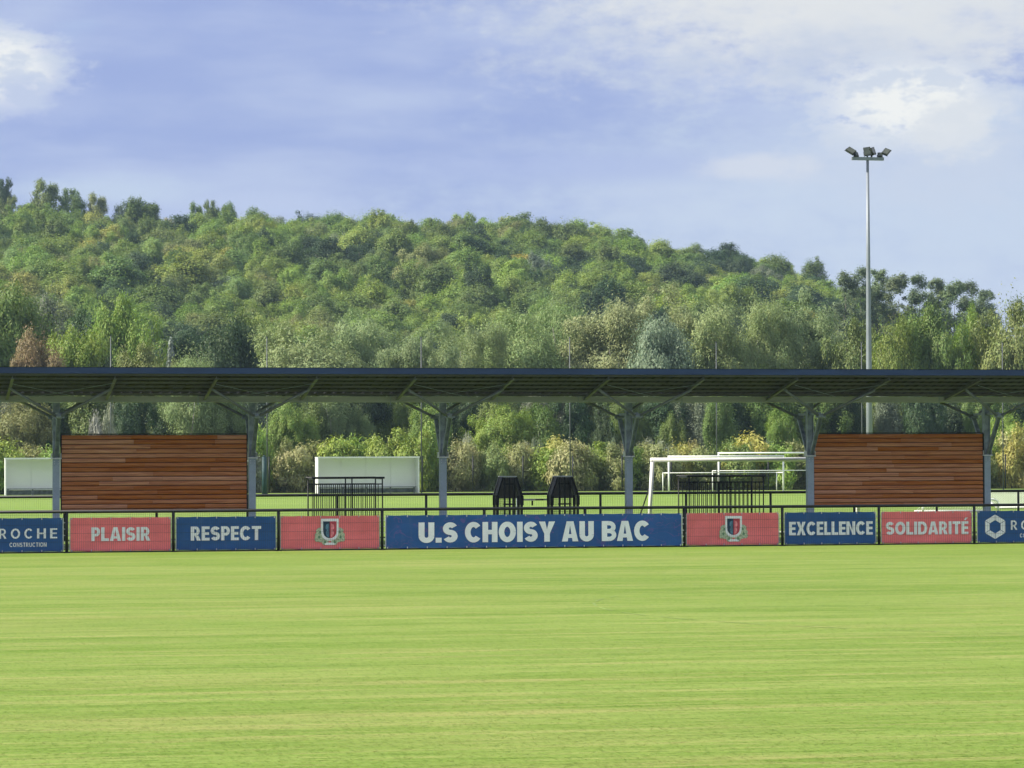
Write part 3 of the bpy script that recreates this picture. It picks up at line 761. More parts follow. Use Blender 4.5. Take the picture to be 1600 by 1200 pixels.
def chicane(label, xa, xb, y):
    """narrow gate with inward sloping shoulders and three bars"""
    t = thing('chicane_gate', label, 'gate', (xa, y, 0), 'twin chicane gates behind the shelter')
    w = xb - xa; zs, zt = 1.20, 1.69; s = w * 0.225
    for yy_, nm in ((y, 'front_frame'), (y + 0.45, 'rear_frame')):
        mb = MB()
        for sgn, x in ((1, xa), (-1, xb)):
            mb.bar((x, yy_, 0), (x, yy_, zs), 0.055); mb.bar((x, yy_, zs), (x + sgn * s, yy_, zt), 0.05, 0.05, (0, 1, 0))
            mb.box(x - 0.045, x + 0.045, yy_ - 0.04, yy_ - 0.028, zs - 0.28, zs - 0.02)
        mb.build(nm, M['black'], t)
        MB().bar((xa + s - 0.02, yy_, zt + 0.012), (xb - s + 0.02, yy_, zt + 0.012), 0.05, 0.035).build('top_bar', M['plate'], t)
    for k in (0.30, 0.5, 0.70):
        MB().bar((xa + w * k, y + 0.02, 0.05), (xa + w * k, y + 0.02, zt - 0.01), 0.042).build('bar', M['black'], t)
    for z in (1.50, 0.95):
        MB().bar((xa + w * 0.25, y + 0.03, z), (xb - w * 0.25, y + 0.03, z), 0.03, 0.03).build('cross_bar', M['black'], t)
    for sgn, x in ((1, xa), (-1, xb)):
        mb = MB()
        for k in range(4): mb.bar((x, y + 0.09 + k * 0.09, 0.08), (x + 0.0, y + 0.09 + k * 0.09, zs - 0.02), 0.010)
        for k in range(6): mb.bar((x, y + 0.06 + k * 0.065, zs - 0.02), (x + sgn * s, y + 0.06 + k * 0.065, zt), 0.016)
        mb.build('side_bars', M['wire'], t)
    mb = MB()
    for i in range(14): mb.bar((xa + 0.03 + (w - 0.06) * i / 13, y + 0.42, 0.06), (xa + 0.03 + (w - 0.06) * i / 13, y + 0.42, zs), 0.010)
    for i in range(24): mb.bar((xa + 0.03, y + 0.415, 0.06 + i * 0.048), (xb - 0.03, y + 0.415, 0.06 + i * 0.048), 0.010)
    mb.build('back_mesh', M['greymesh'], t)
    MB().add([(xa + 0.03, y + 0.39, zs - 0.10), (xb - 0.03, y + 0.39, zs - 0.10), (xb - s, y + 0.39, zt - 0.02), (xa + s, y + 0.39, zt - 0.02), (xa + 0.03, y + 0.40, zs - 0.10), (xb - 0.03, y + 0.40, zs - 0.10), (xb - s, y + 0.40, zt - 0.02), (xa + s, y + 0.40, zt - 0.02)],
             [(0, 1, 2, 3), (7, 6, 5, 4), (0, 4, 5, 1), (1, 5, 6, 2), (2, 6, 7, 3), (3, 7, 4, 0)]).build('head_panel', M['smoke'], t)
    mb = MB()
    for i in range(8): mb.bar((xa + s + (w - 2 * s) * i / 7, y + 0.425, zs), (xa + s + (w - 2 * s) * i / 7, y + 0.425, zt), 0.03, 0.012)
    mb.build('head_bars', M['black'], t)
chicane('black chicane gate with sloping shoulders, left one of the pair, nearer the long dugout', 17.47, 18.15, 82.7)
chicane('black chicane gate with sloping shoulders, right one of the pair, nearer the white goal', 18.99, 19.72, 82.7)
t = thing('swing_barrier', 'grey horizontal barrier arm between the two chicane gates', 'barrier', (18.2, 83.6, 0))
MB().bar((18.25, 83.6, 1.06), (19.05, 83.6, 1.06), 0.04, 0.05).build('arm', M['plate'], t)
MB().box(18.20, 18.25, 83.57, 83.63, 0, 1.12).build('post', M['galv'], t)
MB().box(18.62, 18.66, 83.56, 83.60, 0.90, 1.03).build('latch', M['black'], t)
MB().box(18.72, 18.95, 83.55, 83.575, 1.035, 1.075).build('handle_grip', M['bark'], t)

# ------------------------------------------------------------------ goals
def goal(label, xa, xb, y, ht, rad, depth, tilt=0.0, back=True):
    t = thing('football_goal', label, 'goal', (xa, y, 0))
    MB().tube([(xa, y, 0), (xa + tilt, y, ht - rad)], rad, 12).build('post', M['white'], t, True)
    MB().tube([(xb, y, 0), (xb + tilt, y, ht - rad)], rad, 12).build('post', M['white'], t, True)
    MB().tube([(xa + tilt - rad, y, ht - rad), (xb + tilt + rad, y, ht - rad)], rad * 1.02, 12).build('crossbar', M['white'], t, True)
    if back:
        for x in (xa, xb):
            MB().tube([(x, y, ht * 0.53), (x, y + depth, ht * 0.53)], rad * 0.55, 8).build('side_bar', M['white'], t, True)
            MB().tube([(x, y + depth, 0), (x, y + depth, ht * 0.53)], rad * 0.55, 8).build('back_post', M['white'], t, True)
        MB().tube([(xa, y + depth, ht * 0.53), (xb, y + depth, ht * 0.53)], rad * 0.45, 8).build('back_bar', M['white'], t, True)
    return t
t = goal('white seven-a-side goal leaning behind the shelter, the nearest goal', 22.10, 28.2, 84.15, 2.20, 0.058, 1.2, 0.12, False)
MB().bar((22.02, 84.4, 0.0), (22.22, 84.4, 1.0), 0.03).build('brace', M['black'], t)
MB().bar((21.80, 84.75, 0.0), (22.16, 84.3, 1.35), 0.028).build('brace', M['black'], t)
MB().tube([(22.16, 84.4, 0.08), (28.2, 84.4, 0.08)], 0.03, 8).build('ground_bar', M['white'], t)
def fgoal(label, p0, p1, ht, Y, dep):
    xa, xb = at(p0, 740, Y)[0], at(p1, 740, Y)[0]
    goal(label, xa, xb, Y, ht, 0.06, dep)
fgoal('far white goal frame on the second pitch, left one of the two', 1045, 1224, 2.40, 195.5, 1.5)
fgoal('taller looking far white goal frame partly hidden by a shelter column', 1123, 1298, 2.62, 199.0, 1.5)
xa = at(1560, 800, 118)[0]
t = thing('training_goal', 'low white training goal frame with net beside the right timber screen', 'goal', (xa, 118, 0))
yb = 118
pts = [(xa - 3.2, yb, 0), (xa - 3.2, yb, 0.40), (xa - 3.05, yb, 0.50), (xa - 0.22, yb, 0.50), (xa - 0.06, yb, 0.44), (xa, yb, 0.30), (xa, yb, 0)]
MB().tube(pts, 0.045, 10).build('front_frame', M['white'], t, True)
MB().tube([(xa - 3.2, yb + 1.0, 0.03), (xa, yb + 1.0, 0.03)], 0.04, 8).build('ground_bar', M['white'], t, True)
nb = MB()
for k in range(28):
    x = xa - 3.1 + k * 0.11; nb.bar((x, yb + 0.02, 0.47), (x, yb + 1.0, 0.05), 0.008)
for k in range(9):
    f_ = k / 8; nb.bar((xa - 3.15, yb + 0.02 + 0.98 * f_, 0.47 - 0.42 * f_), (xa - 0.05, yb + 0.02 + 0.98 * f_, 0.47 - 0.42 * f_), 0.008)
nb.build('net', M['net'], t)
xr0, yr0 = at(1546, 775, 127)[0], 127
t = thing('training_goal', 'long white goal lying face down on the grass at the right edge', 'goal', (xr0, yr0, 0))
MB().tube([(xr0 - 0.6, yr0, 0.72), (xr0 + 6.0, yr0, 0.72)], 0.06, 10).build('raised_bar', M['white'], t, True)
for x in (xr0 - 0.6, xr0 + 6.0): MB().tube([(x, yr0, 0.72), (x + 0.1, yr0 - 2.2, 0.06)], 0.05, 8).build('side_bar', M['white'], t, True)
MB().tube([(xr0 - 0.5, yr0 - 2.2, 0.06), (xr0 + 6.1, yr0 - 2.2, 0.06)], 0.05, 8).build('ground_bar', M['white'], t, True)
nb = MB()
for k in range(60): nb.bar((xr0 - 0.55 + k * 0.11, yr0, 0.70), (xr0 - 0.45 + k * 0.11, yr0 - 2.2, 0.07), 0.012)
for k in range(16): nb.bar((xr0 - 0.55, yr0 - 2.2 * k / 15, 0.70 - 0.63 * k / 15), (xr0 + 6.05, yr0 - 2.2 * k / 15, 0.70 - 0.63 * k / 15), 0.012)
nb.build('net', M['net'], t)
# ------------------------------------------------------------------ dugouts
def dugout(label, xa, xb, y, ht, n):
    t = thing('dugout', label, 'dugout', (xa, y, 0)); d = 1.25; w = 0.05
    for x, s in ((xa, 1), (xb, -1)):
        mb = MB(); x1 = x + s * w
        mb.box(min(x, x1), max(x, x1), y + 0.06, y + d, 0.03, ht - 0.06); mb.build('side_wall', M['panel'], t)
        MB().box(min(x, x1) - 0.01, max(x, x1) + 0.01, y - 0.01, y + 0.058, 0.0, ht - 0.02).build('front_post', M['white'], t)
    pw = (xb - xa - 2 * w) / n
    for k in range(n):
        MB().box(xa + w + k * pw + 0.006, xa + w + (k + 1) * pw - 0.006, y + d - 0.06, y + d - 0.02, 0.34, ht - 0.061).build('back_panel', M['panel'], t)
        MB().box(xa + w + k * pw + 0.006, xa + w + (k + 1) * pw - 0.006, y + d - 0.06, y + d - 0.02, 0.03, 0.32).build('lower_panel', M['bench'], t)
    for k in range(n + 1):
        x = xa + w + k * pw; MB().box(x - 0.012, x + 0.012, y + d - 0.085, y + d - 0.0605, 0.03, ht - 0.062).build('back_rib', M['panel'], t)
    MB().box(xa - 0.02, xb + 0.02, y - 0.04, y + d + 0.03, ht - 0.058, ht - 0.018).build('roof', M['panel'], t)
    MB().box(xa - 0.03, xb + 0.03, y - 0.06, y - 0.042, ht - 0.10, ht + 0.0).build('roof_edge', M['white'], t)
    MB().box(xa + 0.08, xb - 0.08, y + 0.62, y + 1.0, 0.40, 0.45).build('bench_seat', M['bench'], t)
    for k in range(n + 1):
        x = xa + 0.2 + k * (xb - xa - 0.4) / n; MB().box(x - 0.03, x + 0.03, y + 0.7, y + 0.9, 0.0, 0.398).build('bench_leg', M['bench'], t)
xa_, xb_ = at(8.5, 740, 200)[0], at(497, 740, 200)[0]
dw = at(655, 740, 200)[0] - xb_
dugout('white team dugout at the left edge, half hidden by a shelter column', xa_, xa_ + dw, 200, 2.42, 4)
dugout('long white team dugout in the open between two shelter columns', xb_, xb_ + dw, 200, 2.42, 4)

# ------------------------------------------------------------------ net poles, far fence, floodlight mast
NPY = 197.0
for i, (px, py) in enumerate(((173, 525), (417, 527), (658, 527), (890, 527), (1119, 535), (1346, 535), (1566, 535))):
    X, Z = at(px, py, NPY)
    where = ('above the left timber screen', 'beside the dark green padded post', 'at the right end of the long dugout', 'above the right chicane gate',
             'over the far goal crossbars', 'close to the left of the floodlight mast', 'at the right edge of the picture')[i]
    t = thing('net_pole', 'thin tall grey ball-net pole ' + where, 'pole', (X, NPY, 0), 'ball-net poles along the second pitch')
    MB().tube([(X, NPY, 0), (X, NPY, Z)], [0.045, 0.034], 8).build('shaft', M['pole'], t, True)
    MB().box(X - 0.05, X + 0.05, NPY - 0.05, NPY + 0.05, Z, Z + 0.04).build('cap', M['pole'], t)
    MB().box(X - 0.15, X + 0.15, NPY - 0.15, NPY + 0.15, 0.0, 0.03).build('base_plate', M['pole'], t)
X, _ = at(413, 740, 196)
t = thing('padded_post', 'short thick dark green padded post right of the left timber screen', 'post', (X, 196, 0))
MB().tube([(X, 196, 0.02), (X, 196, 2.42)], 0.155, 14).build('pad', M['greenpad'], t, True)
MB().tube([(X, 196, 2.42), (X, 196, 2.52)], [0.10, 0.05], 12).build('cap', M['greenpad'], t, True)
MB().bar((X - 0.15, 196, 2.36), (X - 1.0, 196, 2.36), 0.05).build('bracket_arm', M['black'], t)
t = thing('boundary_fence', 'dark wire boundary fence in front of the shrubs beyond the second pitch', 'fence', (35, 206.5, 0))
fpm = MB().tube([(0, 0, 0), (0, 0, 2.45)], 0.05, 8).mesh('post', M['black'], True)
for k in range(-9, 15):
    inst('post', fpm, t, (41.93 + 3.48 * k - 35, 0, 0))
wm = MB()
x0_, x1_ = 41.93 - 9 * 3.48, 41.93 + 14 * 3.48
for z in (0.1, 0.8, 1.6, 2.38): wm.bar((x0_, 206.45, z), (x1_, 206.45, z), 0.008)
wm.build('line_wire', M['wire'], t)

MY = 150.0
X, Z = at(1355.6, 248, MY)
t = thing('floodlight_mast', 'tall pale grey floodlight mast rising above the shelter roof', 'floodlight', (X, MY, 0))
MB().tube([(X, MY, 0), (X, MY, 6), (X, MY, 12), (X, MY, Z - 0.08)], [0.180, 0.145, 0.105, 0.068], 16).build('mast', M['mast'], t, True)
MB().box(X - 0.35, X + 0.35, MY - 0.35, MY + 0.35, 0, 0.04).build('base_plate', M['galv'], t)
MB().box(X - 0.85, X + 0.85, MY - 0.08, MY + 0.08, Z - 0.08, Z + 0.075).build('crossarm', M['mast'], t)
def lamp(dx, dz, yaw, tilt, w, h_, roll=0):
    l = MB().box(-w / 2, w / 2, -0.045, 0.045, -h_ / 2, h_ / 2)
    for k in range(5): l.box(-w / 2 + w * (k + 0.3) / 5, -w / 2 + w * (k + 0.6) / 5, 0.0455, 0.09, -h_ / 2 + 0.02, h_ / 2 - 0.02)
    rot = (R(tilt), R(roll), R(yaw))
    o_ = inst('lamp_head', l.mesh('lamp_head', M['lamp']), t, (dx, -0.05, Z + dz), rot=rot)
    g = MB().box(-w / 2 + 0.03, w / 2 - 0.03, -0.052, -0.0455, -h_ / 2 + 0.03, h_ / 2 - 0.03)
    inst('glass', g.mesh('glass', M['lampglass']), o_)
    v = MB().bar((-w / 2 - 0.02, 0, 0), (-w / 2 - 0.02, 0.02, -h_ * 0.62), 0.02); v.bar((w / 2 + 0.02, 0, 0), (w / 2 + 0.02, 0.02, -h_ * 0.62), 0.02)
    inst('yoke', v.mesh('yoke', M['black']), o_)
lamp(-0.90, 0.38, -40, -52, 0.46, 0.34, 32); lamp(-0.62, 0.20, 30, -25, 0.24, 0.24)
lamp(-0.03, 0.36, -16, -22, 0.36, 0.46, -8); lamp(0.27, 0.38, 48, -15, 0.40, 0.40, -14)
lamp(0.64, 0.20, -25, -25, 0.24, 0.24); lamp(0.98, 0.36, 42, -62, 0.48, 0.32, -34)
for dx in (-0.72, -0.02, 0.20, 0.70):
    MB().box(X + dx - 0.03, X + dx + 0.03, MY - 0.05, MY + 0.03, Z + 0.076, Z + 0.26).build('lamp_bracket', M['black'], t)
#VEG
# ------------------------------------------------------------------ foliage
def leaves(rs, clumps, n, size, ctr, asp=1.5, upb=0.15, vert=0.0, shell=0.5, rnd=0.75):
    C = np.array([c for c, r in clumps]); RR = np.array([r for c, r in clumps])          # clump middles and radii (x,y,z)
    wgt = (RR[:, 0] * RR[:, 2]); wgt = wgt / wgt.sum()
    k = rs.choice(len(C), n, p=wgt)
    d = rs.normal(size=(n, 3)); d /= np.linalg.norm(d, axis=1)[:, None]
    rad = shell + (1 - shell) * rs.random(n) ** 0.6
    rad *= 1 + 0.22 * rs.normal(size=n).clip(-1.5, 1.8)
    p = C[k] + d * RR[k] * rad[:, None]
    q = p - np.array(ctr); q /= np.linalg.norm(q, axis=1)[:, None] + 1e-6
    nn = 0.60 * d + 0.75 * q + rnd * rs.normal(size=(n, 3)) * 0.6 + np.array([0, 0, upb]); nn /= np.linalg.norm(nn, axis=1)[:, None]
    a = rs.normal(size=(n, 3)); a[:, 2] += vert * 3; a -= nn * (a * nn).sum(1)[:, None]; a /= np.linalg.norm(a, axis=1)[:, None] + 1e-6
    b = np.cross(nn, a)
    s = size * (0.6 + 0.8 * rs.random(n))[:, None]
    fold = nn * s * 0.18
    v = np.stack([p - a * s * asp, p + b * s * 0.62 + fold, p + a * s * asp, p - b * s * 0.62 + fold], 1)
    return v.reshape(-1, 3)

def crown_mesh(name, seed, rx_, H, z0, nc, cr, nleaf, size, asp=1.5, vert=0.0, form='round', mat='leaf', shell=0.5, upb=0.15, rnd=0.75):
    rs = np.random.default_rng(seed); cl = []; hc = (H - z0) / 2; zc = z0 + hc
    lobes = [(rs.normal(size=3) * np.array([rx_ * 0.36, rx_ * 0.36, hc * 0.20]), 0.42 + 0.3 * rs.random()) for _ in range(6)]
    for i in range(nc):
        d = rs.normal(size=3); d /= np.linalg.norm(d)
        if rs.random() < 0.6: d[2] = abs(d[2])
        f = 0.35 + 0.5 * rs.random()
        c = np.array([d[0] * rx_ * f, d[1] * rx_ * f, zc + d[2] * hc * f])
        if form in ('round', 'upright'):
            lo, lr = lobes[rs.integers(6)]; f2 = 0.5 + 0.5 * rs.random()
            c = np.array([0, 0, zc]) + lo + d * np.array([rx_, rx_, hc]) * lr * f2
        r = cr * (0.5 + 1.0 * rs.random() ** 1.5)
        rr = np.array([r, r, r * 0.85])
        if form == 'upright':
            rr = np.array([r * 0.8, r * 0.8, r * 1.5])
        if form == 'cone':
            t_ = rs.random(); an = rs.random() * 6.283; c = np.array([math.cos(an) * rx_ * (1 - t_) * 0.75, math.sin(an) * rx_ * (1 - t_) * 0.75, z0 + t_ * (H - z0) * 0.94]); r = cr * (1.05 - 0.7 * t_); rr = np.array([r, r, r * 0.5])
        if form == 'layer':
            an = rs.random() * 6.283; t_ = rs.random(); w_ = math.sin(math.pi * (0.12 + 0.8 * t_)) ** 0.7
            c = np.array([math.cos(an) * rx_ * w_ * 0.75 * rs.random() ** 0.5, math.sin(an) * rx_ * w_ * 0.75 * rs.random() ** 0.5, z0 + t_ * (H - z0)]); rr = np.array([r, r, r * 0.8])
        cl.append((c, rr))
    if form in ('round', 'upright'): cl.append((np.array([0, 0, zc]), np.array([rx_ * 0.62, rx_ * 0.62, hc * 0.68])))
    v = leaves(rs, cl, nleaf, size, (0, 0, zc - hc * 0.3), asp, upb, vert, shell, rnd)
    if form in ('round', 'upright'):                  # bring the crown back to its given height and width
        v[:, 2] *= H / np.percentile(v[:, 2], 99.6)
        v[:, :2] *= rx_ / np.percentile(np.hypot(v[:, 0], v[:, 1]), 94)
    return npmesh(name, v, 1, 4, M[mat])

def trunk_mesh(name, seed, H, r0, nl, spread, mat='bark', low=0.35):
    rs = random.Random(seed); mb = MB()
    pts = [(0, 0, -0.6)]; x = y = 0
    for k in range(1, 6):
        x += rs.uniform(-0.12, 0.12) * spread * 0.3; y += rs.uniform(-0.12, 0.12) * spread * 0.3; pts.append((x, y, H * 0.85 * k / 5))
    mb.tube(pts, [r0, r0 * 0.85, r0 * 0.68, r0 * 0.5, r0 * 0.33, r0 * 0.12], 7)
    for k in range(nl):
        a = rs.random() * 6.283; t_ = low + (0.8 - low) * rs.random(); zb = H * 0.85 * t_; L = min(spread * rs.uniform(0.5, 0.9), (H * 0.88 - zb) / 1.3)
        px_ = np.interp(zb, [p[2] for p in pts], [p[0] for p in pts]); py_ = np.interp(zb, [p[2] for p in pts], [p[1] for p in pts])
        c, s_ = math.cos(a), math.sin(a)
        mb.tube([(px_, py_, zb), (px_ + c * L * 0.5, py_ + s_ * L * 0.5, zb + L * 0.45), (px_ + c * L, py_ + s_ * L, zb + L * rs.uniform(0.9, 1.3))], [r0 * 0.4, r0 * 0.25, r0 * 0.08], 5)
    return mb.mesh(name, M[mat], True)

VAR = {}
def variant(kind, n, R_, H, z0, nc, cr, nleaf, size, tr, **kw):
    VAR[kind] = [(crown_mesh('crown', 100 * len(VAR) + i, R_, H, z0, nc, cr, nleaf, size, **kw), trunk_mesh('trunk', 50 + i, H, *tr), R_, H) for i in range(n)]
variant('hill', 8, 3.3, 11.0, 1.2, 60, 0.85, 21000, 0.088, (0.20, 4, 3.0))
variant('hillup', 3, 2.4, 13.0, 1.5, 46, 0.72, 15000, 0.088, (0.18, 4, 2.0), form='upright')
variant('willow', 4, 6.0, 13.0, 0.2, 130, 0.95, 100000, 0.056, (0.30, 9, 4.0, 'bark_pale'), asp=2.0, vert=0.25, form='round', mat='leaf_soft', shell=0.3, rnd=0.95)
variant('dense', 4, 3.6, 11.0, 0.2, 70, 0.85, 46000, 0.075, (0.24, 6, 2.4), asp=1.5, form='upright', shell=0.4)
variant('broad', 3, 4.5, 9.0, 0.1, 70, 1.0, 46000, 0.078, (0.26, 6, 2.8), shell=0.4)
variant('poplar', 3, 3.4, 25.0, 5.0, 90, 0.95, 22000, 0.11, (0.30, 16, 3.2, 'bark', 0.30), form='layer', shell=0.2, rnd=0.9)
variant('oak', 2, 5.5, 13.0, 3.0, 60, 1.1, 16000, 0.125, (0.40, 12, 5.0, 'bark', 0.25), form='layer', shell=0.2)
variant('spruce', 1, 2.0, 9.0, 0.4, 60, 0.75, 5000, 0.12, (0.16, 3, 1.0), form='cone', asp=2.0)
variant('shrub', 6, 1.55, 3.0, -0.9, 34, 0.48, 9000, 0.058, (0.06, 6, 1.0), asp=1.8, vert=0.35, shell=0.3, form='round', rnd=0.9)
variant('reed', 2, 1.5, 3.4, 0.0, 26, 0.45, 5200, 0.050, (0.04, 6, 1.0), asp=5.0, vert=1.4, shell=0.15, form='upright', rnd=0.9)

used_label = {}
def plant(kind, vi, name, label, cat, X, Y, zb, rad, ht, tint, group=None, rot=None):
    cm, tm, R_, H = VAR[kind][vi % len(VAR[kind])]
    e = bpy.data.objects.new(name, None); e.empty_display_size = 0.5; col.objects.link(e)
    e.location = (X, Y, zb); e.rotation_euler.z = rng.random() * 6.28 if rot is None else rot
    e.scale = (rad / R_, rad / R_, ht / H); ROOT[e] = e.location.copy()
    tag(e, label, cat, group)
    c = inst('crown' if cat == 'tree' else 'foliage', cm, e); c['tint'] = [float(v) for v in tint]
    inst('trunk' if cat == 'tree' else 'stems', tm, e)
    used_label.setdefault(label, []).append(e)
    return e
def jit(tint, s=0.14):
    k = 1 + rng.uniform(-s, s); return tuple(max(0.004, v * k * (1 + rng.uniform(-0.07, 0.07))) for v in tint)
def bypx(kind, vi, name, label, cat, px, ytop, hw, Y, tint, group, grow=1.0):
    X, Z = at(px, ytop, Y); w = proj((X, Y, 2))[2]
    return plant(kind, vi, name, label, cat, X, Y, 0.0, hw * w / FPX * grow, Z * 1.0, jit(tint, 0.08), group)

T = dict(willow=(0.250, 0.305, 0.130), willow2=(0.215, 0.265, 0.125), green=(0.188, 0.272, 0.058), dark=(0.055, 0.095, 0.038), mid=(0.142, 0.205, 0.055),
         lime=(0.232, 0.305, 0.064), yellow=(0.340, 0.345, 0.095), gold=(0.400, 0.345, 0.105), olive=(0.205, 0.235, 0.082), tan=(0.305, 0.310, 0.135), rose=(0.320, 0.255, 0.170),
         rust=(0.215, 0.165, 0.085), silver=(0.240, 0.300, 0.250), plume=(0.360, 0.370, 0.250), grey=(0.185, 0.225, 0.145), blossom=(0.32, 0.36, 0.27))
CN = dict(willow='grey-green', willow2='dull grey-green', green='fresh green', dark='dark green', mid='mid green', lime='yellow-green', yellow='yellow', gold='golden', olive='olive', tan='straw-coloured', rose='pinkish brown', rust='rust-brown', silver='silvery blue', plume='pale feathery', grey='greyish', blossom='whitish')

def zone(px):
    for lim, s in ((85, 'left of first column'), (390, 'above left screen'), (497, 'left of long dugout'), (656, 'behind long dugout'), (768, 'right of third column'),
                   (830, 'behind left chicane gate'), (908, 'behind right chicane gate'), (975, 'left of fourth column'), (1048, 'behind nearest goal post'), (1122, 'behind left far goal'),
                   (1262, 'behind both far goals'), (1350, 'left of floodlight mast'), (1540, 'right of floodlight mast'), (9999, 'at right picture edge')):
        if px < lim: return s

# belt of willows and trees beyond the second pitch
BELT = [  # kind, px, top y, half width, Y, tint
 ('willow', 478, 512, 80, 246, 'willow'), ('willow', 565, 503, 92, 250, 'willow'), ('willow', 645, 518, 62, 244, 'willow2'), ('willow', 715, 512, 72, 248, 'willow'),
 ('willow', 800, 492, 80, 252, 'willow'), ('willow', 880, 478, 84, 256, 'willow'), ('willow', 968, 462, 98, 254, 'willow'), ('broad', 1035, 500, 52, 244, 'grey'),
 ('willow', 1100, 488, 68, 250, 'willow'), ('willow', 1190, 474, 74, 250, 'willow'), ('willow', 1262, 470, 76, 253, 'willow2'), ('broad', 1335, 503, 50, 247, 'mid'),
 ('broad', 1384, 500, 40, 242, 'green'), ('dense', 1424, 488, 44, 244, 'green'), ('broad', 1466, 485, 46, 243, 'mid'), ('dense', 1504, 484, 44, 245, 'green'), ('broad', 1538, 490, 36, 247, 'mid'),
 ('broad', 1582, 474, 58, 240, 'olive'), ('broad', 1660, 468, 62, 243, 'lime'),
 ('broad', 15, 450, 66, 264, 'mid'), ('broad', -60, 440, 66, 262, 'mid'), ('broad', 74, 524, 46, 238, 'rust'), ('broad', 124, 517, 48, 244, 'lime'), ('broad', 200, 468, 48, 262, 'green'), ('broad', 165, 540, 42, 250, 'dark'),
 ('spruce', 267, 512, 20, 240, 'silver'), ('broad', 235, 543, 46, 236, 'olive'), ('broad', 330, 502, 52, 258, 'dark'), ('broad', 290, 522, 42, 263, 'dark'), ('broad', 375, 514, 46, 260, 'dark'), ('broad', 408, 492, 46, 262, 'mid'), ('broad', 140, 488, 54, 268, 'dark'), ('broad', 80, 470, 50, 270, 'grey')]
for i, (kd, px, yt, hw, Y, tn) in enumerate(BELT):
    nm = {'willow': 'willow_tree', 'spruce': 'spruce_tree'}.get(kd, 'broadleaf_tree')
    form = {'willow': 'feathery tree', 'spruce': 'small pointed spruce tree', 'dense': 'upright dense tree', 'broad': 'round-crowned tree'}[kd]
    bypx(kd, i, nm, f'{CN[tn]} {form} over the roof, {zone(px)}', 'tree', px, yt, hw, Y, T[tn], 'trees beyond the second pitch', 1.12)
# growth below them, seen under the roof; its darker tints paint in the shade
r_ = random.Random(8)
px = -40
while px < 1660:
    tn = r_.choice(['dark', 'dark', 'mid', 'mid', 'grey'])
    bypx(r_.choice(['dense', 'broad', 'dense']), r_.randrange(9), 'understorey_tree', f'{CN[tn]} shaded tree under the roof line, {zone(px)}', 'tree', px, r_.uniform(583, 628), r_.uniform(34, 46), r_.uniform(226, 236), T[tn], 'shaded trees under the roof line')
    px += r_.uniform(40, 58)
MID = [('broad', 28, 628, 52, 218, 'olive'), ('shrub', 150, 650, 13, 219, 'blossom'), ('shrub', 172, 634, 12, 219.5, 'blossom'), ('willow', 300, 560, 72, 224, 'willow'), ('broad', 448, 634, 40, 219, 'green'), ('broad', 668, 636, 32, 222, 'green'), ('broad', 782, 636, 46, 220, 'lime'), ('broad', 850, 632, 34, 223, 'mid'),
       ('dense', 1060, 650, 26, 221, 'mid'), ('dense', 1135, 612, 34, 224, 'mid'), ('broad', 1230, 640, 26, 222, 'green'), ('willow', 520, 600, 50, 226, 'willow2'), ('broad', 1580, 648, 30, 214, 'lime')]
for i, (kd, px, yt, hw, Y, tn) in enumerate(MID):
    bypx(kd, i + 2, 'small_tree', f'{CN[tn]} small tree behind the shrubs, {zone(px)}', 'tree', px, yt, hw, Y, T[tn], 'small trees behind the shrubs', 1.08)
# shrubs along the boundary fence
SHR = [(-20, 700, 26, 'lime'), (12, 690, 24, 'lime'), (50, 702, 24, 'olive'), (78, 700, 20, 'green'), (112, 705, 24, 'mid'), (150, 700, 24, 'olive'), (190, 702, 24, 'mid'), (230, 700, 24, 'green'), (270, 703, 24, 'olive'), (310, 700, 24, 'mid'), (350, 702, 22, 'green'),
       (392, 690, 20, 'grey'), (414, 668, 18, 'green'), (437, 690, 22, 'olive'), (462, 700, 20, 'tan'), (484, 693, 20, 'olive'), (508, 694, 20, 'olive'), (532, 686, 20, 'lime'), (556, 684, 20, 'lime'), (582, 690, 20, 'green'), (604, 672, 22, 'lime'), (630, 680, 20, 'lime'), (648, 676, 20, 'lime'),
       (672, 660, 20, 'green'), (694, 690, 18, 'mid'), (712, 690, 20, 'tan'), (734, 690, 20, 'tan'), (757, 700, 20, 'olive'), (778, 696, 20, 'olive'), (800, 692, 22, 'tan'), (822, 705, 20, 'green'), (846, 700, 20, 'lime'), (868, 686, 22, 'yellow'), (892, 690, 22, 'tan'), (914, 702, 20, 'olive'), (936, 692, 20, 'lime'),
       (958, 694, 20, 'olive'), (986, 700, 20, 'green'), (1010, 694, 22, 'olive'), (1032, 696, 20, 'tan'), (1056, 694, 22, 'yellow'), (1082, 692, 22, 'tan'), (1106, 700, 20, 'olive'), (1130, 706, 22, 'mid'), (1150, 690, 20, 'olive'), (1168, 680, 24, 'yellow'), (1194, 698, 20, 'green'), (1216, 694, 20, 'lime'), (1240, 692, 22, 'olive'), (1264, 698, 20, 'olive'),
       (1300, 702, 24, 'mid'), (1340, 702, 24, 'olive'), (1380, 702, 24, 'green'), (1420, 702, 24, 'mid'), (1460, 702, 24, 'olive'), (1500, 702, 24, 'green'), (1536, 700, 20, 'olive'), (1556, 684, 18, 'lime'), (1580, 668, 22, 'yellow'), (1606, 676, 24, 'tan'), (1640, 690, 26, 'olive')]
for i, (px, yt, hw, tn) in enumerate(SHR):
    bypx('shrub', i * 3 + i // 5, 'shrub', f'{CN[tn]} shrub by boundary fence, {zone(px)}', 'shrub', px, yt, hw, 209.5 + (i * 37 % 11) * 0.35, tuple(min(0.6, v * 1.18) for v in T[tn]), 'shrubs along the boundary fence', 1.5)
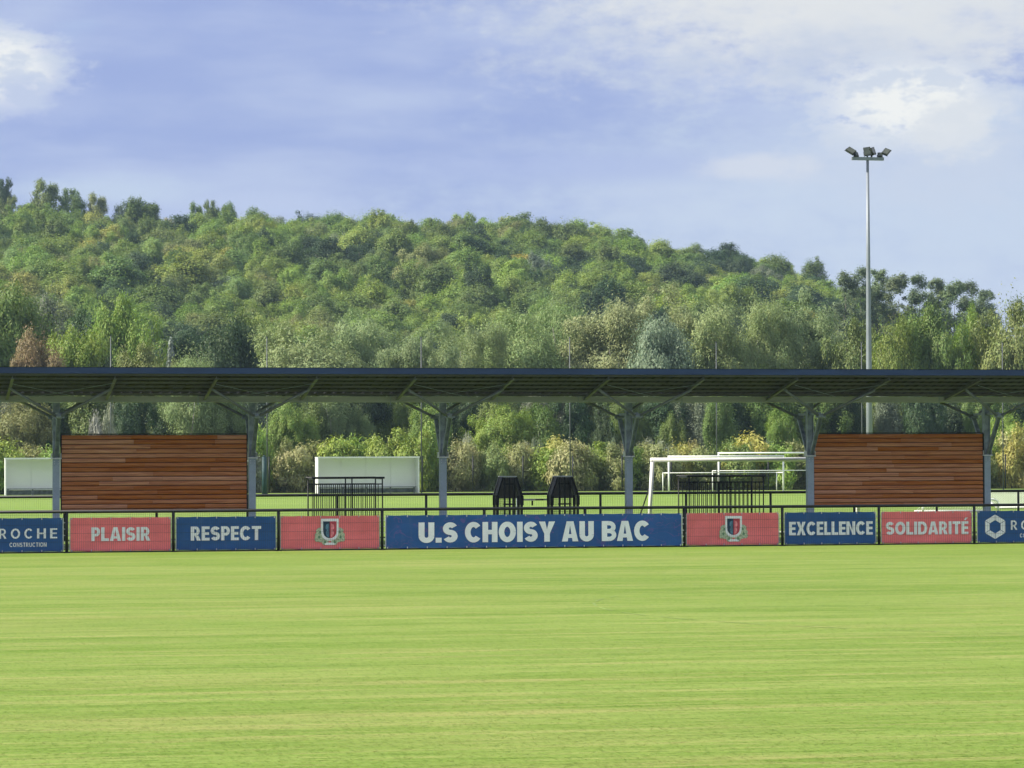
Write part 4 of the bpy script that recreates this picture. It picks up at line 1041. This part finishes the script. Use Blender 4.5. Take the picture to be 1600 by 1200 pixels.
for i, (px, yt, hw) in enumerate(((842, 688, 18), (826, 694, 16), (950, 686, 18), (972, 690, 16), (1000, 690, 20), (1024, 688, 18), (1045, 694, 14), (722, 680, 16), (1206, 690, 16))):
    bypx('reed', i, 'reed_clump', f'pale feathery reed clump among shrubs, {zone(px)}', 'reeds', px, yt, hw, 214.0 + i % 3 * 0.4, T['plume'] if i % 2 else T['grey'], 'reed clumps among the shrubs')
# a row of tall thin-crowned poplars on the right, and a few open trees on the ridge
for i, (px, yt, hw) in enumerate(((1322, 424, 28), (1345, 420, 28), (1372, 420, 30), (1403, 427, 30), (1436, 431, 28), (1464, 434, 30), (1490, 438, 28), (1514, 442, 28), (1540, 452, 28))):
    Y = 420 + (i % 3) * 3; X, Z = at(px, yt, Y); w = proj((X, Y, 5))[2]; g = hill(X, Y)
    plant('poplar', i, 'poplar_tree', 'tall thin skyline poplar, ' + ('left of floodlight mast' if px < 1352 else 'right of floodlight mast'), 'tree', X, Y, g - 0.3, hw * w / FPX * 1.15, Z - g, jit((0.145, 0.190, 0.095)), 'row of poplars on the skyline')
for i, (px, yt, hw, kd, tn) in enumerate(((5, 276, 24, 'oak', 'dark'), (70, 281, 34, 'oak', 'mid'), (112, 292, 26, 'oak', 'mid'), (150, 302, 26, 'oak', 'olive'), (218, 312, 32, 'broad', 'dark'), (305, 316, 18, 'oak', 'mid'), (330, 311, 20, 'oak', 'mid'), (356, 316, 20, 'oak', 'mid'))):
    Y = 646; X, Z = at(px, yt, Y); w = proj((X, Y, 5))[2]; g = hill(X, Y)
    plant(kd, i, 'ridge_tree', f'{CN[tn]} open tree standing out on the left ridge' if kd == 'oak' else f'{CN[tn]} thin tree standing out on the ridge' if kd == 'poplar' else f'{CN[tn]} round tree standing out on the ridge', 'tree', X, Y, g - 0.3, hw * w / FPX * 1.15, max(8, Z - g), jit(T[tn]), 'trees standing out on the ridge')
# ------------------------------------------------------------------ the wood on the hill
HILLC = [('mid', 0.31), ('green', 0.29), ('lime', 0.16), ('dark', 0.12), ('olive', 0.07), ('grey', 0.03), ('gold', 0.006), ('rust', 0.004), ('yellow', 0.010)]
rs = np.random.default_rng(21); spots = []
Y = 384.0
while Y < 668:
    X = Y * 0.03 - 22
    while X < Y * 0.405 + 18:
        xj, yj = X + rs.uniform(-2.2, 2.2), Y + rs.uniform(-2.4, 2.4)
        g = hill(xj, yj)
        if g > 0.6 or rs.random() < 0.75:
            c = rs.choice(len(HILLC), p=[w for _, w in HILLC])
            # kinds grow in patches
            if math.sin(xj * 0.06 + yj * 0.05) + math.sin(xj * 0.11 - yj * 0.07 + 2) > 0.9: c = rs.choice([2, 1, 1, 4])
            elif math.sin(xj * 0.05 - yj * 0.06 + 4) + math.sin(xj * 0.10 + yj * 0.045) > 1.0: c = rs.choice([3, 0, 3, 0])
            sc_ = float(rs.choice([rs.uniform(0.75, 1.05), rs.uniform(1.0, 1.45)], p=[0.6, 0.4])); kd = 'hillup' if rs.random() < 0.06 else 'hill'
            spots.append((xj, yj, g - 0.4, sc_, (0.42 + 0.42 * sc_) * float(rs.uniform(0.85, 1.1)), HILLC[c][0], kd, int(rs.integers(0, 8))))
        X += rs.uniform(4.6, 7.0)
    Y += 5.6
# which of them the picture shows largest: cover a coarse grid from near to far
cov = np.zeros((300, 400), bool); cov[143:158, :] = True; cov[158:, :] = True
for kd, px, yt, hw, Y_, tn in BELT:
    j0, j1, i0, i1 = int((yt + 14) / 4), 150, int((px - hw * 0.8) / 4), int((px + hw * 0.8) / 4)
    cov[max(0, j0):j1, max(0, i0):max(0, i1)] = True
order = sorted(range(len(spots)), key=lambda i: spots[i][1]); vis = {}
for i in order:
    x, y, g, s_, sz, tn, kd, vi = spots[i]
    R_, H = (3.3, 11.0) if kd == 'hill' else (2.4, 13.0)
    px, pt, w = proj((x, y, g + H * sz)); _, pb, _ = proj((x, y, g + 2.5 * sz)); hw = R_ * s_ * FPX / w
    i0, i1, j0, j1 = int((px - hw) / 4), int((px + hw) / 4) + 1, int(pt / 4), int(pb / 4) + 1
    if i1 <= 0 or i0 >= 400 or j1 <= 0 or j0 >= 300: vis[i] = 0; continue
    i0, j0 = max(0, i0), max(0, j0); sub = cov[j0:j1, i0:i1]; vis[i] = int((~sub).sum()); sub[:] = True
top = sorted(range(len(spots)), key=lambda i: -vis[i])[:292]; top = [i for i in top if vis[i] > 0]
def where(x, y):
    px = proj((x, y, 30))[0]
    side = 'left end' if px < 230 else 'left part' if px < 480 else 'middle' if px < 740 else 'right part' if px < 1000 else 'right end'
    band = 'foot' if y < 455 else 'lower slope' if y < 515 else 'mid slope' if y < 570 else 'upper slope' if y < 620 else 'crest'
    return f"{band} at hill's {side}"
for i in top:
    x, y, g, s_, sz, tn, kd, vi = spots[i]
    R_, H = (3.3, 11.0) if kd == 'hill' else (2.4, 13.0)
    plant(kd, vi, 'hill_tree', f'{CN[tn]} {"narrow" if kd == "hillup" else "rounded"} tree on the {where(x, y)}', 'tree', x, y, g, R_ * s_, H * sz, jit(T[tn], 0.15), 'trees of the wood on the hill')
# give look-alikes with the same words a place in their row
ORD = 'first second third fourth fifth sixth seventh eighth ninth tenth eleventh twelfth'.split()
for lb, obs in list(used_label.items()):
    if len(obs) > 1:
        obs.sort(key=lambda e: proj(e.location)[0])
        for k, e in enumerate(obs): e['label'] = f'{lb}, {ORD[min(k, 11)]} from left'
tops = set(top); rest = [spots[i] for i in range(len(spots)) if i not in tops]
# all the other trees of the wood: one mass
me = bpy.data.meshes.new('forest'); me.from_pydata([(s[0], s[1], s[2]) for s in rest], [], [])
for nm, ty, key, vals in (('tsize', 'FLOAT_VECTOR', 'vector', [v for s in rest for v in (s[3], s[3], s[4])]), ('turn', 'FLOAT', 'value', [rng.random() * 6.28 for s in rest]),
                          ('pick', 'INT', 'value', [s[7] if s[6] == 'hill' else 8 + s[7] % 3 for s in rest]), ('tint', 'FLOAT_COLOR', 'color', [v for s in rest for v in (*jit(T[s[5]], 0.15), 1.0)])):
    me.attributes.new(nm, ty, 'POINT').data.foreach_set(key, vals)
fo = bpy.data.objects.new('forest', me); col.objects.link(fo)
tag(fo, 'mass of further trees filling the wooded hillside', 'forest', kind='stuff')
ng = bpy.data.node_groups.new('forest', 'GeometryNodeTree')
ng.interface.new_socket('Geometry', in_out='INPUT', socket_type='NodeSocketGeometry'); ng.interface.new_socket('Geometry', in_out='OUTPUT', socket_type='NodeSocketGeometry')
gi = ng.nodes.new('NodeGroupInput'); go = ng.nodes.new('NodeGroupOutput'); ip = ng.nodes.new('GeometryNodeInstanceOnPoints'); jn = ng.nodes.new('GeometryNodeJoinGeometry')
src = {}
for o_ in bpy.data.objects:
    if o_.type == 'MESH' and o_.name.startswith('crown'): src.setdefault(o_.data.name, o_)
for cm, tm, R_, H in reversed(VAR['hill'] + VAR['hillup']):
    if cm.name not in src: continue
    oi = ng.nodes.new('GeometryNodeObjectInfo'); oi.inputs['Object'].default_value = src[cm.name]; oi.inputs['As Instance'].default_value = True; oi.transform_space = 'ORIGINAL'
    ng.links.new(oi.outputs['Geometry'], jn.inputs[0])
def attr(nm, ty):
    a = ng.nodes.new('GeometryNodeInputNamedAttribute'); a.data_type = ty; a.inputs[0].default_value = nm; return a.outputs[0]
cx_ = ng.nodes.new('ShaderNodeCombineXYZ'); ng.links.new(attr('turn', 'FLOAT'), cx_.inputs[2])
ng.links.new(gi.outputs[0], ip.inputs['Points']); ng.links.new(jn.outputs[0], ip.inputs['Instance']); ip.inputs['Pick Instance'].default_value = True
ng.links.new(attr('pick', 'INT'), ip.inputs['Instance Index']); ng.links.new(cx_.outputs[0], ip.inputs['Rotation']); ng.links.new(attr('tsize', 'FLOAT_VECTOR'), ip.inputs['Scale'])
ng.links.new(ip.outputs[0], go.inputs[0])
md = fo.modifiers.new('forest', 'NODES'); md.node_group = ng
print('hill trees', len(spots), 'single', len(top), 'mass', len(rest))

# ------------------------------------------------------------------ the air
HAZE = 0.00012
if HAZE:
    mb = MB().box(-410, 810, -70, 1160, -1.2, 92)
    hz, t, b = newmat('haze')
    t.nt.nodes.remove(b); out = [n for n in t.nt.nodes if n.type == 'OUTPUT_MATERIAL'][0]
    pv = t.n('ShaderNodeVolumePrincipled'); pv.inputs['Color'].default_value = (0.55, 0.78, 1.0, 1); pv.inputs['Density'].default_value = HAZE; pv.inputs['Anisotropy'].default_value = 0.2
    t.nt.links.new(pv.outputs[0], out.inputs['Volume'])
    tag(mb.build('haze', hz), 'thin pale air in front of the far hill', 'haze', kind='stuff')
